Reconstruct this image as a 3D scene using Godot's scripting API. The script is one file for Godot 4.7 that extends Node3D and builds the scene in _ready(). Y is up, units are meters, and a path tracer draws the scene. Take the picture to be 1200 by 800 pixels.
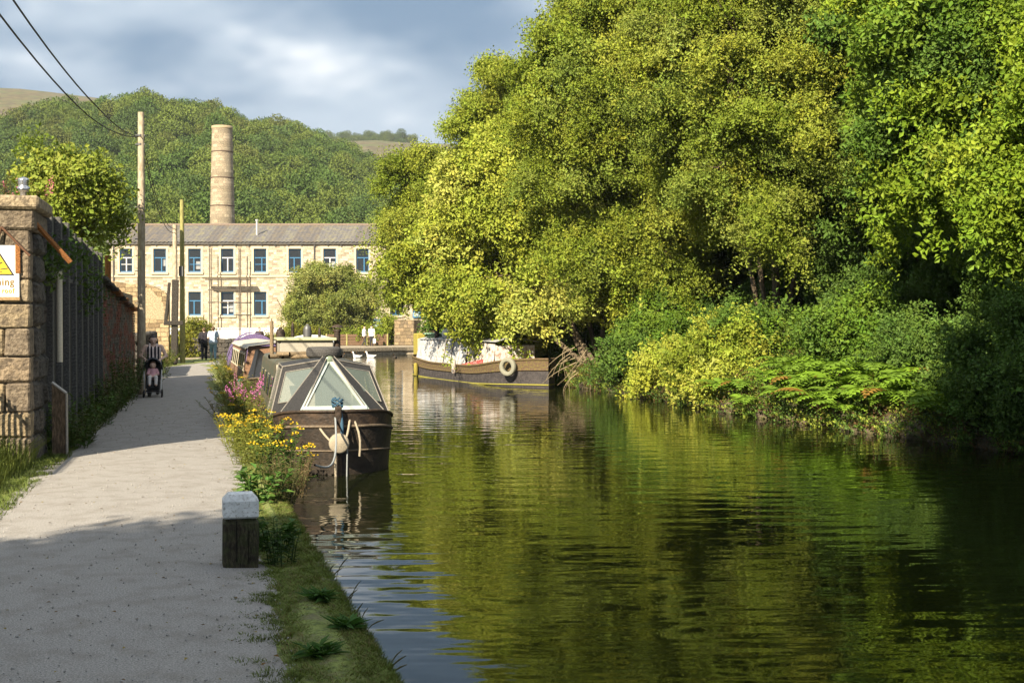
extends Node3D
# A towpath beside a canal: narrowboats, a stone mill under a wooded hill, trees over the water.
# World axes: x to the right, y up, -z along the view; v3(x, height, distance) turns metres into a point. The towpath is at y = 0, the water at WATER.

const WATER := -0.5
const PATH_TURN := 0.2288          # the towpath, the wall and the moored boats run this far to the left of the view
var rng := RandomNumberGenerator.new()
var taken := {}
var mats := {}
var wob := FastNoiseLite.new()


# ---------------------------------------------------------------- mesh building
class Shape:
	var v := PackedVector3Array()
	var n := PackedVector3Array()
	var idx := PackedInt32Array()
	var c := PackedColorArray()
	var uv := PackedVector2Array()
	var tint := Color(1, 1, 1)
	var tinted := false

	func tri(a: Vector3, b: Vector3, d: Vector3) -> void:
		var nn := (b - a).cross(d - a).normalized()
		var i := v.size()
		v.append(a); v.append(b); v.append(d)
		n.append(nn); n.append(nn); n.append(nn)
		c.append(tint); c.append(tint); c.append(tint)
		idx.append(i); idx.append(i + 2); idx.append(i + 1)

	func quad(a: Vector3, b: Vector3, d: Vector3, e: Vector3) -> void:
		var nn := (d - a).cross(e - b).normalized()
		var i := v.size()
		v.append(a); v.append(b); v.append(d); v.append(e)
		for k in 4:
			n.append(nn); c.append(tint)
		idx.append(i); idx.append(i + 2); idx.append(i + 1)
		idx.append(i); idx.append(i + 3); idx.append(i + 2)

	func facing(pts: Array, mid: Vector3) -> void:   # a convex face turned away from mid
		var nn: Vector3 = (pts[1] - pts[0]).cross(pts[2] - pts[0])
		var cen := Vector3.ZERO
		for p in pts: cen += p
		cen /= pts.size()
		if nn.dot(cen - mid) < 0.0:
			pts.reverse()
		if pts.size() == 3: tri(pts[0], pts[1], pts[2])
		else: quad(pts[0], pts[1], pts[2], pts[3])

	func box(at: Vector3, size: Vector3, b := Basis()) -> void:
		var h := size * 0.5
		var x := b.x * h.x; var y := b.y * h.y; var z := b.z * h.z
		quad(at + x - y + z, at + x - y - z, at + x + y - z, at + x + y + z)
		quad(at - x - y - z, at - x - y + z, at - x + y + z, at - x + y - z)
		quad(at - x + y + z, at + x + y + z, at + x + y - z, at - x + y - z)
		quad(at - x - y - z, at + x - y - z, at + x - y + z, at - x - y + z)
		quad(at - x - y + z, at + x - y + z, at + x + y + z, at - x + y + z)
		quad(at + x - y - z, at - x - y - z, at - x + y - z, at + x + y - z)

	func slab(at: Vector3, size: Vector3, bev := 0.01, jit := 0.0, r: RandomNumberGenerator = null, b := Basis()) -> void:   # a box with chamfered, uneven edges
		var h := size * 0.5
		bev = minf(bev, minf(h.x, minf(h.y, h.z)) * 0.8)
		var corner := {}
		for sx in [-1, 1]:
			for sy in [-1, 1]:
				for sz in [-1, 1]:
					var o := Vector3.ZERO
					if r: o = Vector3(r.randf_range(-jit, jit), r.randf_range(-jit, jit), r.randf_range(-jit, jit))
					var e := bev * (r.randf_range(0.6, 1.5) if r else 1.0)
					corner[Vector3i(sx, sy, sz)] = [
						at + b * (Vector3(sx * h.x, sy * (h.y - e), sz * (h.z - e)) + o),
						at + b * (Vector3(sx * (h.x - e), sy * h.y, sz * (h.z - e)) + o),
						at + b * (Vector3(sx * (h.x - e), sy * (h.y - e), sz * h.z) + o)]
		for s in [-1, 1]:
			facing([corner[Vector3i(s, -1, -1)][0], corner[Vector3i(s, 1, -1)][0], corner[Vector3i(s, 1, 1)][0], corner[Vector3i(s, -1, 1)][0]], at)
			facing([corner[Vector3i(-1, s, -1)][1], corner[Vector3i(1, s, -1)][1], corner[Vector3i(1, s, 1)][1], corner[Vector3i(-1, s, 1)][1]], at)
			facing([corner[Vector3i(-1, -1, s)][2], corner[Vector3i(1, -1, s)][2], corner[Vector3i(1, 1, s)][2], corner[Vector3i(-1, 1, s)][2]], at)
			for t in [-1, 1]:
				facing([corner[Vector3i(s, t, -1)][0], corner[Vector3i(s, t, 1)][0], corner[Vector3i(s, t, 1)][1], corner[Vector3i(s, t, -1)][1]], at)
				facing([corner[Vector3i(s, -1, t)][0], corner[Vector3i(s, 1, t)][0], corner[Vector3i(s, 1, t)][2], corner[Vector3i(s, -1, t)][2]], at)
				facing([corner[Vector3i(-1, s, t)][1], corner[Vector3i(1, s, t)][1], corner[Vector3i(1, s, t)][2], corner[Vector3i(-1, s, t)][2]], at)
				for u in [-1, 1]:
					var k: Array = corner[Vector3i(s, t, u)]
					facing([k[0], k[1], k[2]], at)

	func grid(p: PackedVector3Array, nu: int, nv: int, flip := false) -> void:   # nu points a row, nv rows, smooth
		var first := v.size()
		var nn := PackedVector3Array()
		nn.resize(nu * nv)
		for j in nv - 1:
			for i in nu - 1:
				var a := j * nu + i
				var q := (p[a + nu + 1] - p[a]).cross(p[a + nu] - p[a + 1])
				if flip: q = -q
				nn[a] += q; nn[a + 1] += q; nn[a + nu] += q; nn[a + nu + 1] += q
				var f := first + a
				if flip:
					idx.append_array([f, f + nu + 1, f + nu, f, f + 1, f + nu + 1])
				else:
					idx.append_array([f, f + nu, f + nu + 1, f, f + nu + 1, f + 1])
		for k in nu * nv:
			v.append(p[k]); n.append(nn[k].normalized()); c.append(tint)

	func tube(pts: Array, rad: Array, sides := 6, cap := true) -> void:
		var first := v.size()
		var up := Vector3(0.31, 0.9, 0.2).normalized()
		for i in pts.size():
			var dir: Vector3 = (pts[mini(i + 1, pts.size() - 1)] - pts[maxi(i - 1, 0)]).normalized()
			if absf(dir.dot(up)) > 0.95: up = Vector3(0.9, 0.1, 0.4).normalized()
			var a := dir.cross(up).normalized()
			var b := a.cross(dir).normalized()
			up = b
			for k in sides + 1:
				var t := TAU * k / sides
				var o := a * cos(t) + b * sin(t)
				v.append(pts[i] + o * rad[i]); n.append(o); c.append(tint)
		for i in pts.size() - 1:
			for k in sides:
				var f := first + i * (sides + 1) + k
				idx.append_array([f, f + 1, f + sides + 2, f, f + sides + 2, f + sides + 1])
		if cap:
			for e in [0, pts.size() - 1]:
				var dir: Vector3 = (pts[e] - pts[1 if e == 0 else e - 1]).normalized()
				var f := v.size()
				v.append(pts[e]); n.append(dir); c.append(tint)
				for k in sides + 1:
					v.append(v[first + e * (sides + 1) + k]); n.append(dir); c.append(tint)
				for k in sides:
					if e == 0: idx.append_array([f, f + 1 + k, f + 2 + k])
					else: idx.append_array([f, f + 2 + k, f + 1 + k])

	func lathe(at: Vector3, prof: Array, sides := 16, b := Basis(), squash := Vector3.ONE) -> void:   # prof: [radius, height] pairs, bottom first
		var p := PackedVector3Array()
		for q in prof:
			for k in sides + 1:
				var t := -TAU * k / sides
				p.append(at + b * (Vector3(cos(t) * q[0], q[1], sin(t) * q[0]) * squash))
		grid(p, sides + 1, prof.size())

	func leaf(base: Vector3, dir: Vector3, nor: Vector3, length: float, width: float, fold := 0.25) -> void:
		var side := dir.cross(nor).normalized()
		var up := side.cross(dir).normalized()
		var mid := base + dir * length * 0.45
		var l := mid + side * width * 0.5 + up * width * fold
		var r := mid - side * width * 0.5 + up * width * fold
		var tip := base + dir * length - up * length * 0.08
		tri(base, tip, l)
		tri(base, r, tip)

	func mesh() -> ArrayMesh:
		var a := []
		a.resize(Mesh.ARRAY_MAX)
		a[Mesh.ARRAY_VERTEX] = v; a[Mesh.ARRAY_NORMAL] = n; a[Mesh.ARRAY_INDEX] = idx
		if tinted: a[Mesh.ARRAY_COLOR] = c
		if uv.size() == v.size() and v.size() > 0: a[Mesh.ARRAY_TEX_UV] = uv
		var m := ArrayMesh.new()
		m.add_surface_from_arrays(Mesh.PRIMITIVE_TRIANGLES, a)
		return m


# ---------------------------------------------------------------- nodes
func v3(x: float, h: float, d: float) -> Vector3:
	return Vector3(x, h, -d)

func rnd(a: float, b: float) -> float:
	return rng.randf_range(a, b)

func numbered(called: String) -> String:
	var k: int = taken.get(called, 0)
	taken[called] = k + 1
	return called if k == 0 else "%s_%03d" % [called, k]

func tag(o: Node3D, label: String, category: String, group := "") -> void:
	o.set_meta("label", label)
	o.set_meta("category", category)
	if group: o.set_meta("group", group)

func thing(called: String, label: String, category: String, at := Vector3.ZERO, turn := 0.0, group := "") -> Node3D:
	var o := Node3D.new()
	o.name = numbered(called)
	add_child(o)
	o.position = at
	o.rotation.y = turn
	tag(o, label, category, group)
	return o

func part(s, called: String, m: Material, parent: Node3D = self, at := Vector3.ZERO) -> MeshInstance3D:
	var o := MeshInstance3D.new()
	o.name = numbered(called) if parent == self else called
	var me: Mesh = s.mesh() if s is Shape else s
	o.mesh = me
	o.material_override = m
	parent.add_child(o, true)
	o.position = at
	return o

func setting(s, called: String, m: Material) -> MeshInstance3D:
	var o := part(s, called, m)
	o.set_meta("kind", "structure")
	o.set_meta("label", SETTING.get(called, called.replace("_", " ")))
	return o

const SETTING := {
	"towpath": "grey gravel towpath running beside the canal", "water": "rippled dark green canal water", "verge": "mossy grass verge between towpath and water",
	"ground": "dark earth lying under canal and banks", "bank": "steep earth bank under the trees", "hillside": "hillside below the wood", "moor": "brown open moor beyond the wooded hill",
	"quay": "sandy quay before the stone mill"}

func scatter(called: String, me: Mesh, m: Material, where: Array, colors: Array, parent: Node3D = self) -> MultiMeshInstance3D:
	var mm := MultiMesh.new()
	mm.transform_format = MultiMesh.TRANSFORM_3D
	mm.use_colors = not colors.is_empty()
	mm.mesh = me
	mm.instance_count = where.size()
	for i in where.size():
		mm.set_instance_transform(i, where[i])
		if colors: mm.set_instance_color(i, colors[i])
	var o := MultiMeshInstance3D.new()
	o.name = numbered(called) if parent == self else called
	o.multimesh = mm
	o.material_override = m
	parent.add_child(o, true)
	return o


# ---------------------------------------------------------------- materials
func lin(r: float, g: float, b: float) -> Color:
	return Color(r, g, b).linear_to_srgb()

func noise_tex(freq: float, oct: int, stops: Array, seed_ := 1, size := 512, kind := FastNoiseLite.TYPE_SIMPLEX_SMOOTH) -> NoiseTexture2D:
	var f := FastNoiseLite.new()
	f.noise_type = kind
	f.seed = seed_
	f.frequency = freq
	f.fractal_octaves = oct
	f.fractal_gain = 0.6
	var t := NoiseTexture2D.new()
	t.width = size; t.height = size
	t.seamless = true
	t.noise = f
	if stops:
		var g := Gradient.new()
		var off := PackedFloat32Array()
		var col := PackedColorArray()
		for s in stops:
			off.append(s[0]); col.append(s[1])
		g.offsets = off; g.colors = col
		t.color_ramp = g
	return t

var grain_tex: NoiseTexture2D
var lump_tex: NoiseTexture2D
var mottles := {}

func mat(key: String, dark: Color, light: Color, tile := 1.0, rough := 0.85, o := {}) -> StandardMaterial3D:
	if mats.has(key): return mats[key]
	var m := StandardMaterial3D.new()
	m.resource_name = key
	m.roughness = rough
	m.metallic = o.get("metal", 0.0)
	m.metallic_specular = o.get("spec", 0.4)
	if o.get("plain", false):
		m.albedo_color = light
	else:
		var midc: Color = o.get("mid", dark.lerp(light, 0.5))
		if o.has("mid") or o.has("stain"):
			m.albedo_texture = noise_tex(o.get("freq", 0.02), 5, [[0.25, dark], [0.5, midc], [0.75, light]], mats.size() + 3)
		else:                            # light colour times a grey mottle shared between materials
			var q := snappedf(dark.get_luminance() / maxf(light.get_luminance(), 0.01), 0.15)
			var name_ := "mottle_%.2f" % q
			if not mottles.has(name_): mottles[name_] = noise_tex(0.02, 5, [[0.25, Color(q, q, q)], [0.75, Color(1, 1, 1)]], mottles.size() + 60)
			m.albedo_texture = mottles[name_]
			m.albedo_color = light
		m.uv1_triplanar = true
		m.uv1_world_triplanar = o.get("world", true)
		m.uv1_scale = Vector3.ONE / tile
		if o.has("stretch"): m.uv1_scale = m.uv1_scale * o.stretch
		if o.get("relief", 0.0) > 0.0:
			m.heightmap_enabled = true
			m.heightmap_texture = grain_tex if o.get("fine", false) else lump_tex
			m.heightmap_scale = o.relief
		if o.has("stain"):
			var s: Color = o.stain
			var clear := Color(s.r, s.g, s.b, 0.0)
			m.detail_enabled = true
			m.detail_blend_mode = BaseMaterial3D.BLEND_MODE_MIX
			m.detail_uv_layer = BaseMaterial3D.DETAIL_UV_2
			m.detail_albedo = noise_tex(o.get("stain_freq", 0.012), 5, [[0.5 - 0.1 * o.get("stain_much", 0.5), clear], [0.8, Color(s.r, s.g, s.b, o.get("stain_full", 0.85))]], mats.size() + 40)
			m.uv2_triplanar = true
			m.uv2_world_triplanar = o.get("world", true)
			m.uv2_scale = Vector3.ONE / (tile * o.get("stain_size", 2.7))
	mats[key] = m
	return m

func flat(key: String, col: Color, rough := 0.6, metal := 0.0) -> StandardMaterial3D:
	return mat(key, col, col, 1.0, rough, {"plain": true, "metal": metal})

func leafy(key: String, rough := 0.55, through := 0.36) -> StandardMaterial3D:   # leaves take their colour from the copies or from the vertices
	if mats.has(key): return mats[key]
	var m := StandardMaterial3D.new()
	m.resource_name = key
	m.albedo_color = Color(1, 1, 1)
	m.vertex_color_use_as_albedo = true
	m.roughness = rough
	m.metallic_specular = 0.25
	m.backlight_enabled = true
	m.backlight = lin(through * 0.95, through, through * 0.35)
	m.cull_mode = BaseMaterial3D.CULL_DISABLED
	mats[key] = m
	return m

func glass(key: String, col: Color, alpha: float, rough := 0.03) -> StandardMaterial3D:
	if mats.has(key): return mats[key]
	var m := StandardMaterial3D.new()
	m.resource_name = key
	m.albedo_color = Color(col.r, col.g, col.b, alpha)
	m.transparency = BaseMaterial3D.TRANSPARENCY_ALPHA
	m.roughness = rough
	mats[key] = m
	return m


# ---------------------------------------------------------------- the lie of the land (metres)
func path_edge(d: float) -> float:      # where towpath meets verge
	return 0.43 - 0.233 * d

func canal_edge(d: float) -> float:     # the near bank's edge
	return 1.32 - 0.266 * d

const BANK := [[20.0, 2.0], [16.0, 10.0], [12.8, 18.0], [10.1, 25.0], [8.05, 30.0], [6.2, 36.0], [4.2, 45.0], [2.6, 50.0], [0.6, 56.0], [-1.8, 63.0], [-4.2, 70.0], [-5.0, 77.0]]

func bank_x(d: float) -> float:         # the far bank's waterline
	for i in BANK.size() - 1:
		if d <= BANK[i + 1][1] or i == BANK.size() - 2:
			var t: float = (d - BANK[i][1]) / (BANK[i + 1][1] - BANK[i][1])
			return lerpf(BANK[i][0], BANK[i + 1][0], t)
	return 0.0

func bank_h(x: float, d: float) -> float:   # ground height on the far bank
	var inl := (x - bank_x(d)) * 0.93
	var bumps := wob.get_noise_2d(x * 9.0, d * 9.0) * 0.22 + wob.get_noise_2d(x * 2.5, d * 2.5) * 0.5 * clampf(inl / 4.0, 0.0, 1.0)
	if inl < 0.0: return WATER + inl * 0.9
	return WATER + 0.45 * (1.0 - exp(-inl * 4.0)) + inl * 0.30 + bumps * clampf(inl * 2.0, 0.0, 1.0)


# ---------------------------------------------------------------- the scene
func _ready() -> void:
	rng.seed = 20240817
	wob.seed = 7
	wob.frequency = 0.05
	wob.fractal_octaves = 3
	# camera
	var cam := Camera3D.new()
	cam.name = "camera"
	cam.fov = 29.86
	cam.far = 4000.0
	cam.position = Vector3(0, 2.1, 0)
	cam.rotation.x = -0.016
	add_child(cam)
	cam.current = true
	# sky, exposure, air
	var e := Environment.new()
	e.background_mode = Environment.BG_SKY
	var sm := PanoramaSkyMaterial.new()
	sm.panorama = ImageTexture.create_from_image(cloud_image())
	var sk := Sky.new()
	sk.sky_material = sm
	e.sky = sk
	e.background_energy_multiplier = 0.55
	e.tonemap_mode = Environment.TONE_MAPPER_LINEAR
	e.tonemap_exposure = 2.6
	e.fog_enabled = true
	e.fog_density = 0.00012
	e.fog_light_color = lin(0.80, 0.86, 0.95)
	e.sdfgi_enabled = true
	e.ssao_enabled = true
	e.ssil_enabled = true
	var we := WorldEnvironment.new()
	we.name = "daylight"
	we.environment = e
	add_child(we)
	# the sun: low, behind the camera and a little to its left
	var sun := DirectionalLight3D.new()
	sun.name = "sun"
	sun.light_energy = 1.6
	sun.light_angular_distance = 0.5
	sun.light_color = lin(1.0, 0.88, 0.68)
	sun.shadow_enabled = true
	add_child(sun)
	var az := deg_to_rad(24.0)
	var el := deg_to_rad(33.0)
	sun.look_at_from_position(Vector3.ZERO, Vector3(sin(az) * cos(el), -sin(el), -cos(az) * cos(el)))

	grain_tex = noise_tex(0.09, 4, [], 91)
	lump_tex = noise_tex(0.025, 5, [], 92)
	land()
	water()
	hill()
	mill()
	right_trees()
	old_wall()
	yard()
	left_green()
	boats()
	people()
	small_things()


func cloud_image() -> Image:
	var w := 2048
	var h := 1024
	var im := Image.create(w, h, false, Image.FORMAT_RGB8)
	var f := FastNoiseLite.new()
	f.seed = 12
	f.frequency = 0.42
	f.fractal_octaves = 5
	f.fractal_gain = 0.56
	var g := FastNoiseLite.new()
	g.seed = 31
	g.frequency = 0.9
	g.fractal_octaves = 5
	g.fractal_gain = 0.55
	var deep := Color(0.155, 0.245, 0.36)
	var soft := Color(0.40, 0.48, 0.57)
	var white := Color(0.88, 0.89, 0.90)
	im.fill((soft * 0.75).linear_to_srgb())
	for j in h / 2:
		var up := PI * (0.5 - (j + 0.5) / h)
		var y := sin(up)
		var cy := cos(up)
		var k := 1.0 / (y + 0.34)
		for i in w:
			var a := TAU * (i + 0.5) / w
			var x := sin(a) * cy * k
			var z := cos(a) * cy * k
			var s := f.get_noise_3d(x * 2.3, y * 3.0, z * 3.0 + 3.7)
			var t := g.get_noise_3d(x * 2.4 + 9.0, y * 3.0, z * 3.0)
			var c := deep.lerp(soft, smoothstep(-0.30, 0.30, s * 1.2 + t * 0.5))
			c = c.lerp(white, smoothstep(0.20, 0.80, t * 0.8 + s * 0.75 + 0.45 * smoothstep(0.16, 0.5, y)))
			im.set_pixel(i, j, c.linear_to_srgb())
	return im


# ---------------------------------------------------------------- ground, paths, banks
func land() -> void:
	var s := Shape.new()
	s.quad(v3(-900, -1.6, -60), v3(900, -1.6, -60), v3(900, -1.6, 2600), v3(-900, -1.6, 2600))
	setting(s, "ground", mat("earth", lin(0.04, 0.03, 0.02), lin(0.10, 0.08, 0.05), 3.0, 0.95))

	# near land: canal face, stone-hard edge, verge and everything to the left of it
	s = Shape.new()
	var rows := 0
	var p := PackedVector3Array()
	var d := -14.0
	while d < 70.0:
		var q := path_edge(d)
		var r := canal_edge(d) + wob.get_noise_2d(d * 14.0, 3.0) * 0.07
		var lift := wob.get_noise_2d(d * 6.0, 40.0) * 0.03
		p.append(v3(r - 0.05, -1.7, d))
		p.append(v3(r + 0.02, -0.55, d))
		p.append(v3(r, -0.12 + lift, d))
		p.append(v3(r - 0.07, -0.03 + lift, d))
		p.append(v3(r - 0.2, 0.02 + lift, d))
		p.append(v3(lerpf(r, q, 0.55), 0.035 + lift, d))
		p.append(v3(q + 0.08, 0.012, d))
		p.append(v3(q - 0.3, -0.02, d))
		p.append(v3(q - 2.6, -0.02, d))
		p.append(v3(q - 3.0, 0.015, d))
		p.append(v3(q - 4.5, 0.0, d))
		p.append(v3(-90.0, 0.0, d))
		rows += 1
		d += 0.35
	s.grid(p, 12, rows, true)
	setting(s, "verge", mat("verge", lin(0.095, 0.12, 0.032), lin(0.22, 0.255, 0.062), 0.9, 0.95, {"mid": lin(0.16, 0.195, 0.046), "relief": 2.0, "stain": lin(0.15, 0.12, 0.075), "stain_full": 0.7, "stain_size": 1.9}))

	# towpath: a sheet of compacted grit with soft wandering edges
	s = Shape.new()
	p = PackedVector3Array()
	rows = 0
	d = -14.0
	while d < 71.5:
		var q := path_edge(d) + wob.get_noise_2d(d * 22.0, 80.0) * 0.16 + wob.get_noise_2d(d * 70.0, 80.0) * 0.08
		var l := path_edge(d) - 2.86 + 0.26 * maxf(0.0, d - 57.0) + wob.get_noise_2d(d * 22.0, 120.0) * 0.14
		for k in 9:
			var t := k / 8.0
			p.append(v3(lerpf(q, l, t), 0.012 + 0.03 * sin(PI * t) + wob.get_noise_2d(d * 3.0, t * 30.0) * 0.012, d))
		rows += 1
		d += 0.25
	s.grid(p, 9, rows, true)
	setting(s, "towpath", mat("grit", lin(0.21, 0.197, 0.18), lin(0.40, 0.375, 0.345), 0.6, 0.95, {"freq": 0.06, "mid": lin(0.305, 0.285, 0.26), "relief": 0.9, "fine": true, "stain": lin(0.17, 0.145, 0.115), "stain_full": 0.35, "stain_much": 0.6, "stain_size": 5.0}))

	# far quay before the mill
	s = Shape.new()
	var rim := [[-17.3, 69.9], [-18.2, 76.0], [-18.0, 84.0], [-16.2, 91.0], [-13.0, 97.0], [-8.5, 101.5], [0.0, 105.0], [14.0, 108.0], [60.0, 112.0], [60.0, 190.0], [-120.0, 190.0], [-120.0, 69.9]]
	var poly := PackedVector2Array()
	for a in rim: poly.append(Vector2(a[0], a[1]))
	var ti := Geometry2D.triangulate_polygon(poly)
	for k in range(0, ti.size(), 3):
		s.facing([v3(poly[ti[k]].x, 0.0, poly[ti[k]].y), v3(poly[ti[k + 1]].x, 0.0, poly[ti[k + 1]].y), v3(poly[ti[k + 2]].x, 0.0, poly[ti[k + 2]].y)], Vector3(-20, -50, -120))
	for k in 8:
		s.quad(v3(rim[k][0], -1.7, rim[k][1]), v3(rim[k + 1][0], -1.7, rim[k + 1][1]), v3(rim[k + 1][0], 0.0, rim[k + 1][1]), v3(rim[k][0], 0.0, rim[k][1]))
	var quay := setting(s, "quay", mat("sandy", lin(0.22, 0.18, 0.12), lin(0.42, 0.35, 0.25), 2.5, 0.95, {"relief": 1.0}))
	# coping stones along its edge
	var stone := mat("coping", lin(0.10, 0.085, 0.06), lin(0.25, 0.21, 0.15), 1.2, 0.9, {"relief": 2.0})
	for k in range(2, 7):
		var a := Vector2(rim[k][0], rim[k][1])
		var b := Vector2(rim[k + 1][0], rim[k + 1][1])
		var n := int(a.distance_to(b) / 1.5)
		for i in n:
			var c := a.lerp(b, (i + 0.5) / n)
			var blk := Shape.new()
			blk.slab(Vector3.ZERO, Vector3(a.distance_to(b) / n - 0.04, 0.32, 0.5), 0.04, 0.02, rng, Basis(Vector3.UP, atan2(b.y - a.y, b.x - a.x)))
			part(blk, "coping_stone", stone, quay, v3(c.x, -0.11, c.y + 0.12))

	# far bank under the trees
	s = Shape.new()
	p = PackedVector3Array()
	var offs := [-1.4, -0.4, 0.0, 0.12, 0.35, 0.8, 1.5, 2.6, 4.0, 6.0, 9.0, 13.0, 18.0, 26.0, 40.0]
	rows = 0
	d = 4.0
	while d < 78.0:
		for o in offs:
			var x: float = bank_x(d) + o
			p.append(v3(x, bank_h(x, d), d + maxf(0.0, o) * 0.25))
		rows += 1
		d += 0.5
	for k in 24:                         # round the point and away along the next reach
		var t := (k + 1) / 24.0
		var cx := -5.0 + 30.0 * t * t
		var cd := 77.5 + 17.0 * sin(t * PI * 0.5)
		for o in offs:
			p.append(v3(cx + o * (0.9 - 0.3 * t), (WATER + o * 0.9 if o < 0.0 else WATER + 0.4 + o * 0.30), cd - maxf(0.0, o) * 0.9 * t + o * 0.2 * (1.0 - t)))
		rows += 1
	s.grid(p, offs.size(), rows)
	setting(s, "bank", mat("bank_earth", lin(0.05, 0.04, 0.025), lin(0.12, 0.095, 0.06), 1.4, 0.95, {"relief": 5.0, "stain": lin(0.045, 0.055, 0.015), "stain_full": 0.8}))


func water() -> void:
	# gentle swell as geometry, ripples as a relief of many small waves
	var s := Shape.new()
	var p := PackedVector3Array()
	var f := FastNoiseLite.new()
	f.seed = 5
	f.frequency = 0.16
	f.fractal_octaves = 2
	var nx := 171
	var nz := 330
	for j in nz:
		for i in nx:
			var x := -34.0 + i * 0.4
			var z := 1.0 + j * 0.4
			p.append(v3(x, WATER + f.get_noise_2d(x * 0.55, z) * 0.008, z))
	s.grid(p, nx, nz)
	var m := StandardMaterial3D.new()
	m.resource_name = "canal_water"
	m.albedo_color = lin(0.008, 0.010, 0.002)
	m.roughness = 0.03
	m.metallic_specular = 0.40
	m.uv1_triplanar = true
	m.uv1_world_triplanar = true
	m.uv1_scale = Vector3.ONE / 9.3
	m.normal_enabled = true
	m.normal_scale = 1.0
	m.normal_texture = ripple_normals(9.3)
	setting(s, "water", m)


func ripple_normals(size_m: float) -> ImageTexture:
	var n := 1024
	var table := PackedFloat32Array()
	for i in n: table.append(cos(TAU * i / n))
	var r := RandomNumberGenerator.new()
	r.seed = 77
	var sx := PackedFloat32Array(); sx.resize(n * n)
	var sy := PackedFloat32Array(); sy.resize(n * n)
	for w in 26:
		var turns := pow(r.randf(), 0.9) * 66.0 + 9.0 if w > 6 else r.randf_range(8.0, 20.0)
		var a := r.randfn(0.0, 0.5) if w > 6 else r.randfn(0.0, 0.22)
		var kx := int(round(turns * sin(a)))
		var ky := int(round(turns * cos(a)))
		var slope := 0.0026 if w > 6 else 0.0042
		var kl := sqrt(float(kx * kx + ky * ky))
		var gx := slope * kx / kl
		var gy := slope * ky / kl
		var ph := r.randi() % n
		for j in n:
			var row := j * n
			var base := ky * j + ph
			for i in n:
				var t := table[(kx * i + base) & 1023]
				sx[row + i] += gx * t
				sy[row + i] += gy * t
	var bytes := PackedFloat32Array()
	bytes.resize(n * n * 3)
	for k in n * n:
		var v := Vector3(-sx[k], -sy[k], 1.0).normalized()
		bytes[k * 3] = v.x * 0.5 + 0.5
		bytes[k * 3 + 1] = v.y * 0.5 + 0.5
		bytes[k * 3 + 2] = v.z * 0.5 + 0.5
	return ImageTexture.create_from_image(Image.create_from_data(n, n, false, Image.FORMAT_RGBF, bytes.to_byte_array()))


# ---------------------------------------------------------------- hill, wood and moor
func hill_h(x: float, d: float) -> float:
	var knots := [[-420.0, 60.0], [-230.0, 61.0], [-172.0, 64.0], [-129.0, 71.0], [-100.0, 69.0], [-86.0, 64.0], [-57.0, 54.0], [-46.0, 47.0], [0.0, 36.0], [120.0, 34.0], [420.0, 40.0]]
	var a := x * 430.0 / maxf(d, 150.0)
	var h := 0.0
	for i in knots.size() - 1:
		if a <= knots[i + 1][0] or i == knots.size() - 2:
			h = lerpf(knots[i][1], knots[i + 1][1], clampf((a - knots[i][0]) / (knots[i + 1][0] - knots[i][0]), 0.0, 1.0))
			break
	var t := clampf((d - 160.0) / 270.0, 0.0, 1.25)
	return h * (t if t < 1.0 else 1.0 + (t - 1.0) * 0.1) * (0.75 + 0.25 * minf(t, 1.0)) + wob.get_noise_2d(x * 0.35, d * 0.35) * 5.0 * minf(t, 1.0)

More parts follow.
